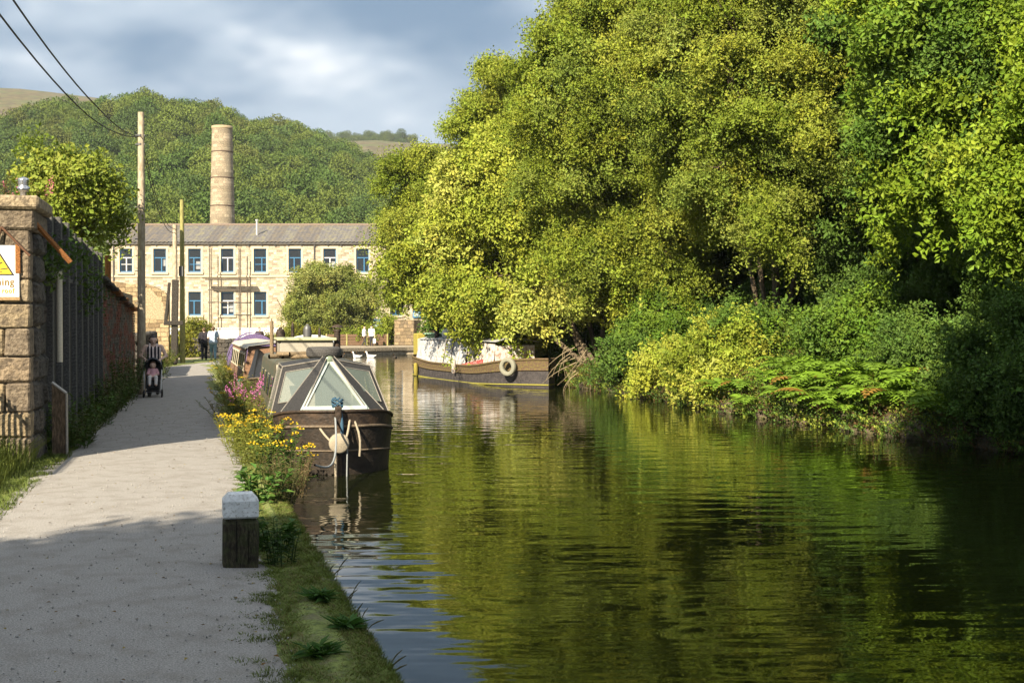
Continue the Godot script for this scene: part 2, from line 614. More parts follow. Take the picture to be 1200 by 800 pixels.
func hill() -> void:
	var s := Shape.new()
	var p := PackedVector3Array()
	var nx := 61
	var nz := 34
	for j in nz:
		for i in nx:
			var d := 150.0 + j * 11.0
			var x := (-0.62 + i * 0.0215) * (d + 120.0)
			p.append(v3(x, hill_h(x, d), d))
	s.grid(p, nx, nz)
	setting(s, "hillside", mat("wood_floor", lin(0.02, 0.022, 0.008), lin(0.05, 0.055, 0.02), 20.0, 1.0))
	# the wood: crowns of many leaf clumps, each a little different
	var kinds := []
	for k in 4:
		kinds.append(far_crown(k))
	var where := [[], [], [], []]
	var cols := [[], [], [], []]
	var tones := [Color(0.105, 0.155, 0.032), Color(0.088, 0.145, 0.032), Color(0.138, 0.18, 0.036), Color(0.08, 0.128, 0.034), Color(0.122, 0.165, 0.034), Color(0.128, 0.15, 0.036)]
	var d := 156.0
	while d < 455.0:
		var x := -0.58 * d - 30.0
		while x < 0.10 * d + 10.0:
			var xx := x + rnd(-2.6, 2.6)
			var dd := d + rnd(-2.6, 2.6)
			var k := rng.randi() % 4
			var size := rnd(0.75, 1.35)
			var patch := wob.get_noise_2d(xx * 0.9 + 300.0, dd * 0.9)
			var col: Color = tones[clampi(int((patch + 0.45) * 4.0 + rnd(0, 2.6)), 0, 5)]
			where[k].append(Transform3D(Basis(Vector3.UP, rnd(0, TAU)).scaled(Vector3(size, size * rnd(0.85, 1.2), size)), v3(xx, hill_h(xx, dd) - 0.3, dd)))
			cols[k].append(col * rnd(0.88, 1.15))
			x += rnd(4.2, 6.4)
		d += 5.6
	var m := leafy("far_leaves", 0.7, 0.35)
	var wood := Node3D.new()
	wood.name = "wood"
	add_child(wood)
	wood.set_meta("kind", "stuff")
	wood.set_meta("label", "dense broadleaf wood covering the hill behind the mill")
	wood.set_meta("category", "wood")
	for k in 4:
		scatter("crowns", kinds[k], m, where[k], cols[k], wood).set_meta("kind", "stuff")

	# open moor beyond
	s = Shape.new()
	p = PackedVector3Array()
	var sky := [[-1500.0, 218.0], [-480.0, 210.0], [-392.0, 203.0], [-330.0, 194.0], [-250.0, 180.0], [-160.0, 162.0], [-128.0, 164.0], [-96.0, 160.0], [0.0, 160.0], [700.0, 150.0], [1500.0, 150.0]]
	nx = 121
	nz = 14
	for j in nz:
		for i in nx:
			var x := -1500.0 + i * 25.0
			var top := 0.0
			for q in sky.size() - 1:
				if x <= sky[q + 1][0]:
					top = lerpf(sky[q][1], sky[q + 1][1], clampf((x - sky[q][0]) / (sky[q + 1][0] - sky[q][0]), 0.0, 1.0))
					break
			var t := j / float(nz - 1)
			p.append(v3(x * (0.55 + 0.45 * t), (top - 3.0) * sin(t * PI * 0.5) + wob.get_noise_2d(x * 0.2, j * 4.0) * 3.0 * t, 560.0 + 640.0 * t))
	s.grid(p, nx, nz)
	setting(s, "moor", mat("heath", lin(0.06, 0.045, 0.025), lin(0.14, 0.115, 0.05), 120.0, 1.0, {"stain": lin(0.08, 0.10, 0.03), "stain_full": 0.9, "stain_size": 1.7}))
	# pale meadow and its hedge trees on the shoulder of the moor
	s = Shape.new()
	p = PackedVector3Array()
	for j in 5:
		for i in 9:
			p.append(v3(-168.0 + i * 9.0, 134.0 + j * 5.5 + 2.0 * sin(i * 1.3), 1010.0 + j * 24.0))
	s.grid(p, 9, 5)
	setting(s, "meadow", mat("hay", lin(0.22, 0.17, 0.08), lin(0.33, 0.27, 0.13), 30.0, 1.0))
	var hw := []
	var hc := []
	for k in 150:
		var x := rnd(-175.0, -85.0)
		var dd := 1118.0 + rnd(-6, 30) if k < 110 else 1060.0 + rnd(-4, 4)
		var y := 155.0 + rnd(-3, 4) if k < 110 else 143.0
		hw.append(Transform3D(Basis(Vector3.UP, rnd(0, TAU)).scaled(Vector3.ONE * rnd(0.8, 1.5)), v3(x, y, dd)))
		hc.append(tones[rng.randi() % 5] * 0.8)
	for k in 40:
		var x := rnd(-470.0, -200.0)
		hw.append(Transform3D(Basis(Vector3.UP, rnd(0, TAU)).scaled(Vector3.ONE * rnd(0.4, 0.9)), v3(x, 207.0 - absf(x + 470.0) * 0.1, 1190.0)))
		hc.append(tones[3] * 0.8)
	var hedge := scatter("hedgerow_trees", kinds[0], m, hw, hc)
	hedge.set_meta("kind", "stuff")
	tag(hedge, "small dark hedge trees along the far moor edge", "trees")

func far_crown(k: int) -> ArrayMesh:
	var r := RandomNumberGenerator.new()
	r.seed = 500 + k
	var s := Shape.new()
	s.tinted = true
	for l in 13:
		var a := r.randf() * TAU
		var rad := 2.3 * sqrt(r.randf())
		var cen := Vector3(cos(a) * rad, 3.2 + r.randf() * 4.2 * (1.0 - rad / 4.5), sin(a) * rad)
		var lr := r.randf_range(1.1, 1.9)
		for q in 130:
			var o := Vector3(r.randfn(), r.randfn() + 0.3, r.randfn()).normalized()
			var b := cen + o * lr * r.randf_range(0.7, 1.05)
			var dir := (o + Vector3(r.randfn(), r.randfn() - 0.3, r.randfn()) * 0.6).normalized()
			var w := r.randf_range(0.85, 1.15)
			s.tint = Color(w, w, w)
			s.leaf(b, dir, o.cross(dir).cross(dir) * -1.0 + o * 0.3, r.randf_range(0.32, 0.6), r.randf_range(0.22, 0.4), 0.2)
	s.tint = Color(0.5, 0.4, 0.35)
	s.tube([Vector3(0, -0.5, 0), Vector3(0, 4.5, 0)], [0.25, 0.12], 5)
	return s.mesh()


# ---------------------------------------------------------------- the mill and its chimney
func masonry(key: String, stone_w: float, stone_h: float, cols: Array, joint: Color, relief := 1.0) -> StandardMaterial3D:
	if mats.has(key): return mats[key]
	var n := 512
	var across := 8
	var tall := 16
	var im := Image.create(n, n, false, Image.FORMAT_RGB8)
	var hm := Image.create(n, n, false, Image.FORMAT_RGB8)
	im.fill(joint)
	hm.fill(Color(0, 0, 0))
	var r := RandomNumberGenerator.new()
	r.seed = hash(key)
	for j in tall:
		var x := r.randi() % 40
		var start := x
		while x < start + n - 12:
			var w := int(n / across * r.randf_range(0.6, 1.4))
			if x + w > start + n - 14: w = start + n - x
			var c: Color = cols[r.randi() % cols.size()]
			c = c * r.randf_range(0.88, 1.1)
			var g := r.randf_range(0.75, 1.0)
			for q in [0, -n]:
				var rect := Rect2i(x + 1 + q, j * 32 + 1, w - 2, 30)
				im.fill_rect(rect, c)
				hm.fill_rect(rect, Color(g, g, g))
			x += w
	var grit := FastNoiseLite.new()
	grit.frequency = 0.06
	grit.fractal_octaves = 4
	for j in n:
		for i in n:
			var k := 1.0 + grit.get_noise_2d(i, j) * 0.22
			var c := im.get_pixel(i, j)
			im.set_pixel(i, j, Color(c.r * k, c.g * k, c.b * k))
	var m := StandardMaterial3D.new()
	m.resource_name = key
	m.albedo_texture = ImageTexture.create_from_image(im)
	m.roughness = 0.92
	m.metallic_specular = 0.3
	m.uv1_triplanar = true
	m.uv1_triplanar_sharpness = 8.0
	m.uv1_world_triplanar = true
	m.uv1_scale = Vector3(1.0 / (stone_w * across), 1.0 / (stone_h * tall), 1.0 / (stone_w * across))
	m.heightmap_enabled = true
	m.heightmap_texture = ImageTexture.create_from_image(hm)
	m.heightmap_scale = relief
	mats[key] = m
	return m

func wall_with_holes(s: Shape, x0: float, x1: float, y0: float, y1: float, holes: Array, deep: float) -> void:   # in the plane z = 0, facing +z; holes: Rect2
	var xs := [x0, x1]
	var ys := [y0, y1]
	for h in holes:
		for q in [h.position.x, h.end.x]:
			if not xs.has(q): xs.append(q)
		for q in [h.position.y, h.end.y]:
			if not ys.has(q): ys.append(q)
	xs.sort()
	ys.sort()
	for i in xs.size() - 1:
		for j in ys.size() - 1:
			var mid := Vector2((xs[i] + xs[i + 1]) * 0.5, (ys[j] + ys[j + 1]) * 0.5)
			var hole := false
			for h in holes:
				if h.has_point(mid): hole = true
			if not hole:
				s.quad(Vector3(xs[i], ys[j], 0), Vector3(xs[i + 1], ys[j], 0), Vector3(xs[i + 1], ys[j + 1], 0), Vector3(xs[i], ys[j + 1], 0))
	for h in holes:
		var a := Vector3(h.position.x, h.position.y, 0)
		var b := Vector3(h.end.x, h.position.y, 0)
		var c := Vector3(h.end.x, h.end.y, 0)
		var d := Vector3(h.position.x, h.end.y, 0)
		var k := Vector3(0, 0, -deep)
		s.quad(a, b, b + k, a + k)
		s.quad(d, d + k, c + k, c)
		s.quad(a, a + k, d + k, d)
		s.quad(b, c, c + k, b + k)

func mill() -> void:
	var t := thing("mill", "long pale stone mill with blue windows and grey sheet roof", "building", v3(-22.7, 0, 125.0))
	var stone := masonry("mill_stone", 0.46, 0.21, [lin(0.41, 0.355, 0.265), lin(0.37, 0.32, 0.235), lin(0.45, 0.39, 0.295), lin(0.33, 0.28, 0.205)], lin(0.26, 0.215, 0.155), 1.5)
	var sill := mat("mill_sill", lin(0.38, 0.31, 0.21), lin(0.54, 0.46, 0.33), 1.0, 0.9)
	var blue := flat("blue_paint", lin(0.035, 0.14, 0.27), 0.5)
	var pale := flat("white_frame", lin(0.55, 0.56, 0.55), 0.5)
	var pane := glass("window_glass", lin(0.05, 0.06, 0.07), 0.35)
	var dark := flat("dark_room", lin(0.03, 0.03, 0.03), 0.9)
	var rooms := flat("room_wall", lin(0.22, 0.19, 0.16), 0.9)
	var half := 16.6
	var holes := []
	var wins := []
	var k := 0
	for x in [-15.0, -11.7, -8.3, -5.1, -1.9, 1.5, 4.9, 8.1, 11.4, 14.7]:
		holes.append(Rect2(x - 0.62, 6.85, 1.24, 2.3))
		wins.append([x, 6.85, k])
		if x > -9.0:
			holes.append(Rect2(x - 0.62, 2.65, 1.24, 2.3))
			wins.append([x, 2.65, k + 3])
		k += 1
	var s := Shape.new()
	wall_with_holes(s, -half, half, 0.0, 9.65, holes, 0.32)
	s.quad(Vector3(half, 0, 0), Vector3(half, 0, -11), Vector3(half, 9.65, -11), Vector3(half, 9.65, 0))
	s.tri(Vector3(half, 9.65, 0), Vector3(half, 9.65, -11), Vector3(half, 11.7, -5.5))
	s.quad(Vector3(-half, 0, -11), Vector3(-half, 0, 0), Vector3(-half, 9.65, 0), Vector3(-half, 9.65, -11))
	s.tri(Vector3(-half, 9.65, -11), Vector3(-half, 9.65, 0), Vector3(-half, 11.7, -5.5))
	s.quad(Vector3(half, 0, -11), Vector3(-half, 0, -11), Vector3(-half, 9.65, -11), Vector3(half, 9.65, -11))
	part(s, "wall", stone, t)
	s = Shape.new()
	s.quad(Vector3(-half, 5.2, -4), Vector3(half, 5.2, -4), Vector3(half, 9.6, -4), Vector3(-half, 9.6, -4))
	s.quad(Vector3(-half, 1.2, -3), Vector3(half, 1.2, -3), Vector3(half, 5.2, -3), Vector3(-half, 5.2, -3))
	s.quad(Vector3(-half, 5.3, -0.4), Vector3(half, 5.3, -0.4), Vector3(half, 5.3, -4), Vector3(-half, 5.3, -4))
	part(s, "inner_wall", rooms, t)
	for w in wins:
		var f := Shape.new()
		var x: float = w[0]
		var y: float = w[1]
		var z := -0.2
		f.box(Vector3(x - 0.575, y + 1.15, z), Vector3(0.09, 2.3, 0.08))
		f.box(Vector3(x + 0.575, y + 1.15, z), Vector3(0.09, 2.3, 0.08))
		f.box(Vector3(x, y + 0.06, z), Vector3(1.06, 0.12, 0.08))
		f.box(Vector3(x, y + 2.24, z), Vector3(1.06, 0.12, 0.08))
		var fr := part(f, "window", blue if w[2] % 3 != 1 else blue, t)
		f = Shape.new()
		f.box(Vector3(x, y + 1.42, z + 0.01), Vector3(1.06, 0.1, 0.09))
		f.box(Vector3(x + [0.0, 0.14, -0.1][w[2] % 3], y + 0.74, z + 0.01), Vector3(0.1, 1.24, 0.09))
		if w[2] % 2 == 0: f.box(Vector3(x, y + 0.78, z), Vector3(1.04, 0.06, 0.07))
		part(f, "glazing_bar", pale if w[2] % 3 == 0 else blue, fr)
		f = Shape.new()
		f.quad(Vector3(x - 0.53, y + 0.1, z), Vector3(x + 0.53, y + 0.1, z), Vector3(x + 0.53, y + 2.2, z), Vector3(x - 0.53, y + 2.2, z))
		part(f, "pane", pane, fr)
		f = Shape.new()
		f.slab(Vector3(x, y - 0.1, 0.03), Vector3(1.7, 0.2, 0.22), 0.02)
		part(f, "sill", sill, fr)
		f = Shape.new()
		f.slab(Vector3(x, y + 2.44, 0.005), Vector3(1.75, 0.28, 0.04), 0.01)
		f.slab(Vector3(x - 0.72, y + 1.15, 0.005), Vector3(0.2, 2.3, 0.035), 0.01)
		f.slab(Vector3(x + 0.72, y + 1.15, 0.005), Vector3(0.2, 2.3, 0.035), 0.01)
		part(f, "surround", sill, fr)
		if w[2] in [1, 2, 6, 8]:
			f = Shape.new()
			f.box(Vector3(x + 0.28, y + 0.7 + 0.3 * (w[2] % 2), z - 0.15), Vector3(0.42, 0.75, 0.02))
			part(f, "blind", flat("blind", lin(0.62, 0.62, 0.6), 0.8), fr)
	# string course, plinth, gutter
	s = Shape.new()
	s.slab(Vector3(0, 6.45, 0.04), Vector3(2 * half, 0.16, 0.12), 0.02)
	part(s, "string_course", sill, t)
	s = Shape.new()
	s.box(Vector3(-4.5, 0.72, 0.12), Vector3(17.0, 1.42, 0.2))
	part(s, "plinth", mat("whitewash", lin(0.62, 0.60, 0.56), lin(0.80, 0.79, 0.76), 2.0, 0.9), t)
	s = Shape.new()
	s.box(Vector3(0, 9.66, 0.14), Vector3(2 * half + 0.3, 0.14, 0.28))
	var gut := part(s, "gutter", flat("gutter_paint", lin(0.10, 0.095, 0.09), 0.6), t)
	for q in 26:
		s = Shape.new()
		s.box(Vector3(-half + 0.7 + q * 1.29, 9.5, 0.08), Vector3(0.12, 0.2, 0.15))
		part(s, "bracket", mats["gutter_paint"], gut)
	# roof of corrugated sheets
	var sheet := [mat("roof_sheet", lin(0.085, 0.08, 0.08), lin(0.16, 0.15, 0.148), 2.0, 0.85, {"stain": lin(0.22, 0.20, 0.11)}), mat("roof_sheet_dull", lin(0.075, 0.07, 0.07), lin(0.13, 0.12, 0.118), 2.0, 0.85, {"stain": lin(0.19, 0.15, 0.09)})]
	var n := 28
	var wd := (2 * half + 0.5) / n
	for i in n:
		for back in 2:
			var q := PackedVector3Array()
			var sgn := -1.0 if back else 1.0
			for r in 2:
				for c in 13:
					var u := -half - 0.25 + wd * (i + c / 12.0 * 1.0)
					var hgt := 0.03 * sin(c * PI * 0.5) + 0.012 * (i % 2)
					q.append(Vector3(u, (9.78 + hgt) if r == 0 else (11.85 + hgt), -5.5 + sgn * (5.9 if r == 0 else 0.0)))
			s = Shape.new()
			s.grid(q, 13, 2, back == 1)
			part(s, "roof_sheet", sheet[rng.randi() % 2], t)
	s = Shape.new()
	s.tube([Vector3(-half - 0.25, 11.87, -5.5), Vector3(half + 0.25, 11.87, -5.5)], [0.16, 0.16], 8)
	part(s, "ridge", mat("ridge_clay", lin(0.14, 0.11, 0.09), lin(0.24, 0.18, 0.14), 1.0), t)
	s = Shape.new()
	s.tube([Vector3(-2.6, 10.2, -2.0), Vector3(-2.6, 12.0, -2.0)], [0.1, 0.1], 8)
	s.tube([Vector3(-2.6, 12.0, -2.0), Vector3(-2.6, 12.15, -2.0)], [0.16, 0.16], 8)
	part(s, "flue", flat("pale_metal", lin(0.4, 0.4, 0.4), 0.4), t)
	for x in [-16.2, 3.4]:
		s = Shape.new()
		s.tube([Vector3(x, 0.2, 0.12), Vector3(x, 9.5, 0.12)], [0.06, 0.06], 6)
		part(s, "downpipe", mats["gutter_paint"], t)

	# scaffold against the wall
	var sc := thing("scaffold", "thin pole scaffold with a plank platform against mill wall", "scaffold", v3(-27.4, 0, 124.0))
	var steel := mat("scaffold_steel", lin(0.07, 0.055, 0.04), lin(0.16, 0.13, 0.10), 1.0, 0.6, {"metal": 0.2})
	for x in [-1.75, 1.1]:
		for z in [0.0, 0.7]:
			s = Shape.new()
			s.tube([Vector3(x, 0, z), Vector3(x, 9.1, z)], [0.05, 0.05], 6)
			part(s, "upright", steel, sc)
	for y in [1.3, 3.9, 5.1]:
		s = Shape.new()
		s.tube([Vector3(-1.9, y, 0.72), Vector3(1.2, y, 0.72)], [0.045, 0.045], 6)
		part(s, "rail", steel, sc)
	for z in [0.15, 0.4, 0.62]:
		s = Shape.new()
		s.slab(Vector3(-0.2, 6.2 + 0.02 * z, z), Vector3(4.6, 0.05, 0.23), 0.01)
		part(s, "plank", mat("old_plank", lin(0.10, 0.08, 0.055), lin(0.22, 0.18, 0.12), 0.8), sc)
	for z in [0.1, 0.65]:
		s = Shape.new()
		s.tube([Vector3(-2.2, 6.1, z), Vector3(2.0, 6.1, z)], [0.05, 0.05], 6)
		part(s, "rail", steel, sc)

	# chimney behind
	var ch := thing("mill_chimney", "tall round tapering stone mill chimney with iron bands behind roof", "chimney", v3(-31.2, 0, 138.0))
	var cs := masonry("chimney_stone", 0.6, 0.3, [lin(0.30, 0.25, 0.175), lin(0.265, 0.215, 0.15), lin(0.335, 0.275, 0.195)], lin(0.20, 0.165, 0.115), 1.0)
	s = Shape.new()
	s.lathe(Vector3.ZERO, [[1.62, 0], [1.36, 11.0], [1.08, 22.6], [1.08, 22.9], [0.85, 22.9], [0.8, 20.0]], 28)
	part(s, "shaft", cs, ch)
	s = Shape.new()
	s.lathe(Vector3.ZERO, [[1.09, 22.72], [1.13, 22.76], [1.13, 23.02], [0.84, 23.02]], 28)
	part(s, "rim_stone", mat("chimney_top", lin(0.26, 0.20, 0.13), lin(0.37, 0.29, 0.18), 1.0), ch)
	for y in [20.2, 17.4, 14.4, 11.4]:
		var r := lerpf(1.36, 1.08, (y - 11.0) / 11.6)
		s = Shape.new()
		s.lathe(Vector3.ZERO, [[r, y], [r + 0.045, y + 0.02], [r + 0.045, y + 0.11], [r, y + 0.13]], 28)
		part(s, "band", flat("band_iron", lin(0.10, 0.07, 0.05), 0.8), ch)


# ---------------------------------------------------------------- leaves, trees, plants
var sprays := {}

func spray(key: String, leaves: int, reach: float, ll: float, lw: float, droop := 0.3) -> Array:   # three variants of a leafy twig, growing along +y
	if sprays.has(key): return sprays[key]
	var out := []
	for k in 1:
		var r := RandomNumberGenerator.new()
		r.seed = hash(key) + k
		var s := Shape.new()
		s.tinted = true
		var shoots := 5
		for q in shoots:
			var dir := Vector3(r.randfn() * 0.55, 1.0, r.randfn() * 0.55).normalized()
			var at := Vector3(r.randfn() * 0.14, -0.1, r.randfn() * 0.14) * reach
			var per := leaves / shoots
			for i in per:
				dir = (dir + Vector3(r.randfn(), r.randfn() - droop, r.randfn()) * 0.16).normalized()
				at += dir * reach / per
				var side := dir.cross(Vector3(r.randfn(), r.randfn(), r.randfn())).normalized()
				var ld := (dir * 0.5 + side).normalized()
				var nor := (Vector3(0, 0.9, 0) + dir * 0.3 + Vector3(r.randfn(), r.randfn(), r.randfn()) * 0.55).normalized()
				var w := r.randf_range(0.78, 1.22)
				s.tint = Color(w * r.randf_range(0.94, 1.08), w, w * 0.95)
				var z := r.randf_range(0.55, 1.3)
				s.leaf(at + side * 0.02, ld, nor, ll * z, lw * z, 0.22)
		out.append(s.mesh())
	sprays[key] = out
	return out

# leaves grow on boughs: flattened fans that leave each lobe outwards and droop, with gaps between them
func fill_crown(parent: Node3D, lobes: Array, kinds: Array, dens: float, tones: Array, called := "crown", mkey := "leaves", down := 0.25, size := 1.0, core := Vector3.ZERO) -> void:   # lobes: [centre, radius], parent-local
	var where := []
	var cols := []
	for l in lobes:
		var cen: Vector3 = l[0]
		var rad: float = l[1]
		var tone: Color = tones[rng.randi() % tones.size()]
		var out0 := cen - core
		out0.y *= 0.6
		out0 = out0.normalized() if out0.length() > 0.1 else Vector3.UP
		var boughs := 5
		var per := int(dens * rad * rad / boughs)
		for k in boughs:
			var dir := (out0 * 0.7 + Vector3(rng.randfn(), rng.randfn() * 0.55, rng.randfn()) * 0.75).normalized()
			var long := rad * rnd(1.1, 2.0)
			var side := dir.cross(Vector3.UP)
			side = side.normalized() if side.length() > 0.1 else Vector3.RIGHT
			var up := side.cross(dir)
			var start := cen + Vector3(rng.randfn(), rng.randfn() * 0.8, rng.randfn()) * rad * 0.45 - dir * long * 0.45
			for i in per:
				var u := sqrt(rng.randf()) * (1.0 if i % 8 else 1.45)
				var sg := rng.randfn()
				var at := start + dir * long * u + side * sg * rad * 0.30 * (1.15 - 0.6 * u) + up * rng.randfn() * rad * 0.13
				at.y -= long * u * u * (0.12 + down * 0.5)
				var grow := (dir * 0.8 + side * sg * 0.35 + up * rng.randfn() * 0.3 + Vector3(rng.randfn(), rng.randfn(), rng.randfn()) * 0.2 + Vector3(0, -down * u * 1.2, 0)).normalized()
				var b := Basis(Quaternion(Vector3.UP, grow)) * Basis(Vector3.UP, rnd(0, TAU))
				where.append(Transform3D(b.scaled(Vector3.ONE * rnd(0.65, 1.25) * size), at))
				var w := rnd(0.8, 1.2)
				cols.append(Color(tone.r * w * rnd(0.88, 1.06), tone.g * w, tone.b * w * rnd(0.65, 0.9)))
	scatter(called, kinds[0], leafy(mkey), where, cols, parent).set_meta("kind", "stuff")

func bend(a: Vector3, b: Vector3, sag: Vector3, n := 6) -> Array:
	var out := []
	for i in n + 1:
		var t := i / float(n)
		out.append(a.lerp(b, t) + sag * sin(PI * t))
	return out

func taper(r0: float, r1: float, n := 6) -> Array:
	var out := []
	for i in n + 1: out.append(lerpf(r0, r1, pow(i / float(n), 0.8)))
	return out

# a tree: trunk with limbs to every lobe of its crown. crown: centre and radii; stems: where trunks leave the ground
func tree(called: String, label: String, at: Vector3, crown_mid: Vector3, crown_r: Vector3, count: int, lobe_r: float, kinds: Array, dens: float, tones: Array, bark: Material, girth := 0.2, o := {}) -> Node3D:
	var t := thing(called, label, "tree", at, 0.0, o.get("group", ""))
	var lobes := []
	for i in count:
		var dir := Vector3(rng.randfn(), rng.randfn(), rng.randfn()).normalized()
		if o.has("toward"): dir = (dir + o.toward * rnd(0.0, 0.9)).normalized()
		var p := crown_mid + dir * crown_r * pow(rng.randf(), 0.33) * 0.86
		lobes.append([p, lobe_r * rnd(0.65, 1.3)])
	if o.has("extra"):
		for x in o.extra: lobes.append(x)
	var fork := Vector3(crown_mid.x * 0.35, maxf(1.2, crown_mid.y - crown_r.y * o.get("fork", 0.75)), crown_mid.z * 0.35)
	var s := Shape.new()
	s.tube(bend(Vector3(0, -0.5, 0), fork, Vector3(rnd(-0.2, 0.2), 0, rnd(-0.2, 0.2)), 7), taper(girth * 1.25, girth * 0.8, 7), 10)
	var top := crown_mid + Vector3(0, crown_r.y * 0.45, 0)
	s.tube(bend(fork, top, Vector3(rnd(-0.4, 0.4), 0, rnd(-0.4, 0.4)), 7), taper(girth * 0.8, girth * 0.15, 7), 8)
	for k in o.get("stems", 0):
		var f := crown_mid + Vector3(rng.randfn() * crown_r.x * 0.5, -crown_r.y * rnd(-0.15, 0.25), rng.randfn() * crown_r.z * 0.4)
		s.tube(bend(Vector3(rnd(-0.3, 0.3), -0.4, rnd(-0.3, 0.3)), f, Vector3(rnd(-0.9, 0.9), rnd(0.0, 0.5), rnd(-0.6, 0.6)), 8), taper(girth * 0.8, girth * 0.25, 8), 8)
	part(s, "trunk", bark, t)
	s = Shape.new()
	for l in lobes:
		var from := fork.lerp(top, rnd(0.0, 0.8))
		var c: Vector3 = l[0]
		s.tube(bend(from, c, Vector3(rnd(-0.3, 0.3), rnd(-0.1, 0.5), rnd(-0.3, 0.3)), 6), taper(girth * rnd(0.22, 0.42), 0.018, 6), 5, false)
		for k in 5:
			var e: Vector3 = c + Vector3(rng.randfn(), rng.randfn(), rng.randfn()).normalized() * l[1] * 0.8
			s.tube(bend(from.lerp(c, rnd(0.5, 1.0)), e, Vector3(rnd(-0.15, 0.15), rnd(-0.1, 0.2), rnd(-0.15, 0.15)), 4), taper(0.03, 0.008, 4), 4, false)
	part(s, "limbs", bark, t)
	fill_crown(t, lobes, kinds, dens, tones, "crown", "leaves", o.get("down", 0.25), o.get("size", 1.0), crown_mid - Vector3(0, crown_r.y * 0.25, 0))
	return t

func right_trees() -> void:
	var bark := mat("bark", lin(0.07, 0.052, 0.035), lin(0.19, 0.145, 0.09), 0.6, 0.95, {"relief": 2.5, "stretch": Vector3(1.0, 0.35, 1.0)})
	var pale_bark := mat("pale_bark", lin(0.15, 0.115, 0.07), lin(0.33, 0.26, 0.15), 0.6, 0.9, {"relief": 1.5, "stretch": Vector3(1.0, 0.35, 1.0)})
	var oval := spray("oval", 50, 0.75, 0.155, 0.10)
	var fine := spray("fine", 60, 0.70, 0.105, 0.068, 0.5)
	var yellow := [Color(0.34, 0.36, 0.062), Color(0.30, 0.33, 0.054), Color(0.38, 0.385, 0.10), Color(0.265, 0.30, 0.048)]
	var olive := [Color(0.225, 0.265, 0.040), Color(0.185, 0.23, 0.034), Color(0.265, 0.29, 0.050)]
	var green := [Color(0.10, 0.17, 0.026), Color(0.13, 0.20, 0.028), Color(0.09, 0.15, 0.028)]
	var fresh := [Color(0.175, 0.245, 0.026), Color(0.215, 0.275, 0.032), Color(0.145, 0.21, 0.028)]
	var deep := [Color(0.085, 0.145, 0.034), Color(0.10, 0.165, 0.036), Color(0.08, 0.135, 0.032)]
	var grey := [Color(0.20, 0.245, 0.050), Color(0.23, 0.265, 0.062), Color(0.165, 0.21, 0.042)]
	var g := "trees on the far bank of the canal"
	# the pale sallow that hangs over the barge
	tree("sallow_tree", "broad pale yellow-green sallow hanging over the moored barge", v3(3.6, 0.0, 51.0), Vector3(-2.6, 6.2, -5.0), Vector3(4.5, 5.2, 4.2), 92, 0.95, oval, 165, yellow, bark, 0.16,
		{"group": g, "stems": 5, "fork": 0.95, "extra": [[Vector3(-6.3, 3.5, -3.2), 1.0], [Vector3(-4.6, 3.3, -2.2), 1.0], [Vector3(-2.6, 3.3, -1.4), 1.0], [Vector3(-7.0, 4.8, -4.4), 1.2], [Vector3(-0.8, 3.5, -0.4), 1.0], [Vector3(-7.4, 3.9, -5.6), 0.9], [Vector3(0.9, 3.4, 0.4), 1.0], [Vector3(1.6, 4.6, 0.2), 1.2]]})
	tree("ash_tree", "loose yellow-green ash rising behind the pale sallow", v3(-4.6, 0.4, 74.0), Vector3(0.0, 7.2, 0.0), Vector3(2.6, 5.0, 2.8), 36, 0.95, fine, 170, olive, bark, 0.22, {"group": g, "size": 1.3})
	tree("ash_tree", "narrow olive tree standing between sallow and tall ash", v3(0.0, 1.0, 66.0), Vector3(0.2, 9.0, 0.0), Vector3(3.3, 5.4, 3.2), 46, 1.0, fine, 150, olive, bark, 0.25, {"group": g, "size": 1.2})
	# the tall ones
	tree("tall_tree", "tall ash with fine olive leaves above the pale sallow", v3(5.6, 1.0, 51.0), Vector3(-0.4, 9.6, 0.0), Vector3(5.4, 8.2, 4.4), 120, 1.05, fine, 135, olive + grey, bark, 0.34, {"group": g, "fork": 0.7, "size": 1.1})
	tree("tall_tree", "tall dense tree with grey-green leaves and bare inner branches", v3(9.0, 1.2, 44.0), Vector3(-0.3, 8.9, 1.2), Vector3(4.6, 6.5, 3.4), 92, 0.95, fine, 145, grey + olive, bark, 0.14, {"group": g, "fork": 0.85, "stems": 3})
	tree("tall_tree", "tall dark green tree deep in the wood above bracken", v3(13.4, 2.0, 42.0), Vector3(0.0, 9.2, 0.5), Vector3(4.2, 7.2, 3.4), 86, 1.0, oval, 135, deep + [green[0]], bark, 0.36, {"group": g, "fork": 0.8})
	tree("tall_tree", "bright green tree reaching over the water above dark bush", v3(14.2, 1.6, 34.0), Vector3(-1.2, 7.6, 0.8), Vector3(4.1, 6.0, 3.0), 72, 0.8, oval, 130, fresh + green + [deep[1]], bark, 0.3, {"group": g, "fork": 0.7, "toward": Vector3(-0.5, 0.1, 0.6), "size": 0.9})
	tree("tall_tree", "sunlit fresh green tree with long boughs low over bank", v3(14.6, 0.8, 28.0), Vector3(-1.6, 4.8, 0.6), Vector3(3.0, 4.6, 2.4), 60, 0.7, oval, 150, fresh, bark, 0.22, {"group": g, "fork": 0.7, "toward": Vector3(-0.5, 0.2, 0.5), "size": 0.8})
	# the wood behind, seen through the gaps
	for a in [[10.0, 56.0, 9.0, 13.5], [15.5, 52.0, 9.5, 13.0], [20.0, 46.0, 9.0, 12.0], [21.5, 38.0, 8.0, 12.0], [6.0, 62.0, 8.5, 13.0]]:
		tree("wood_tree", "dark leafy tree standing behind the waterside trees", v3(a[0], bank_h(a[0], a[1]), a[1]), Vector3(0, a[2], 0), Vector3(4.4, a[2] * 0.95, 4.0), 50, 1.6, oval, 75, green + deep, bark, 0.35, {"group": "trees of the wood behind the bank", "size": 1.6, "fork": 0.7})
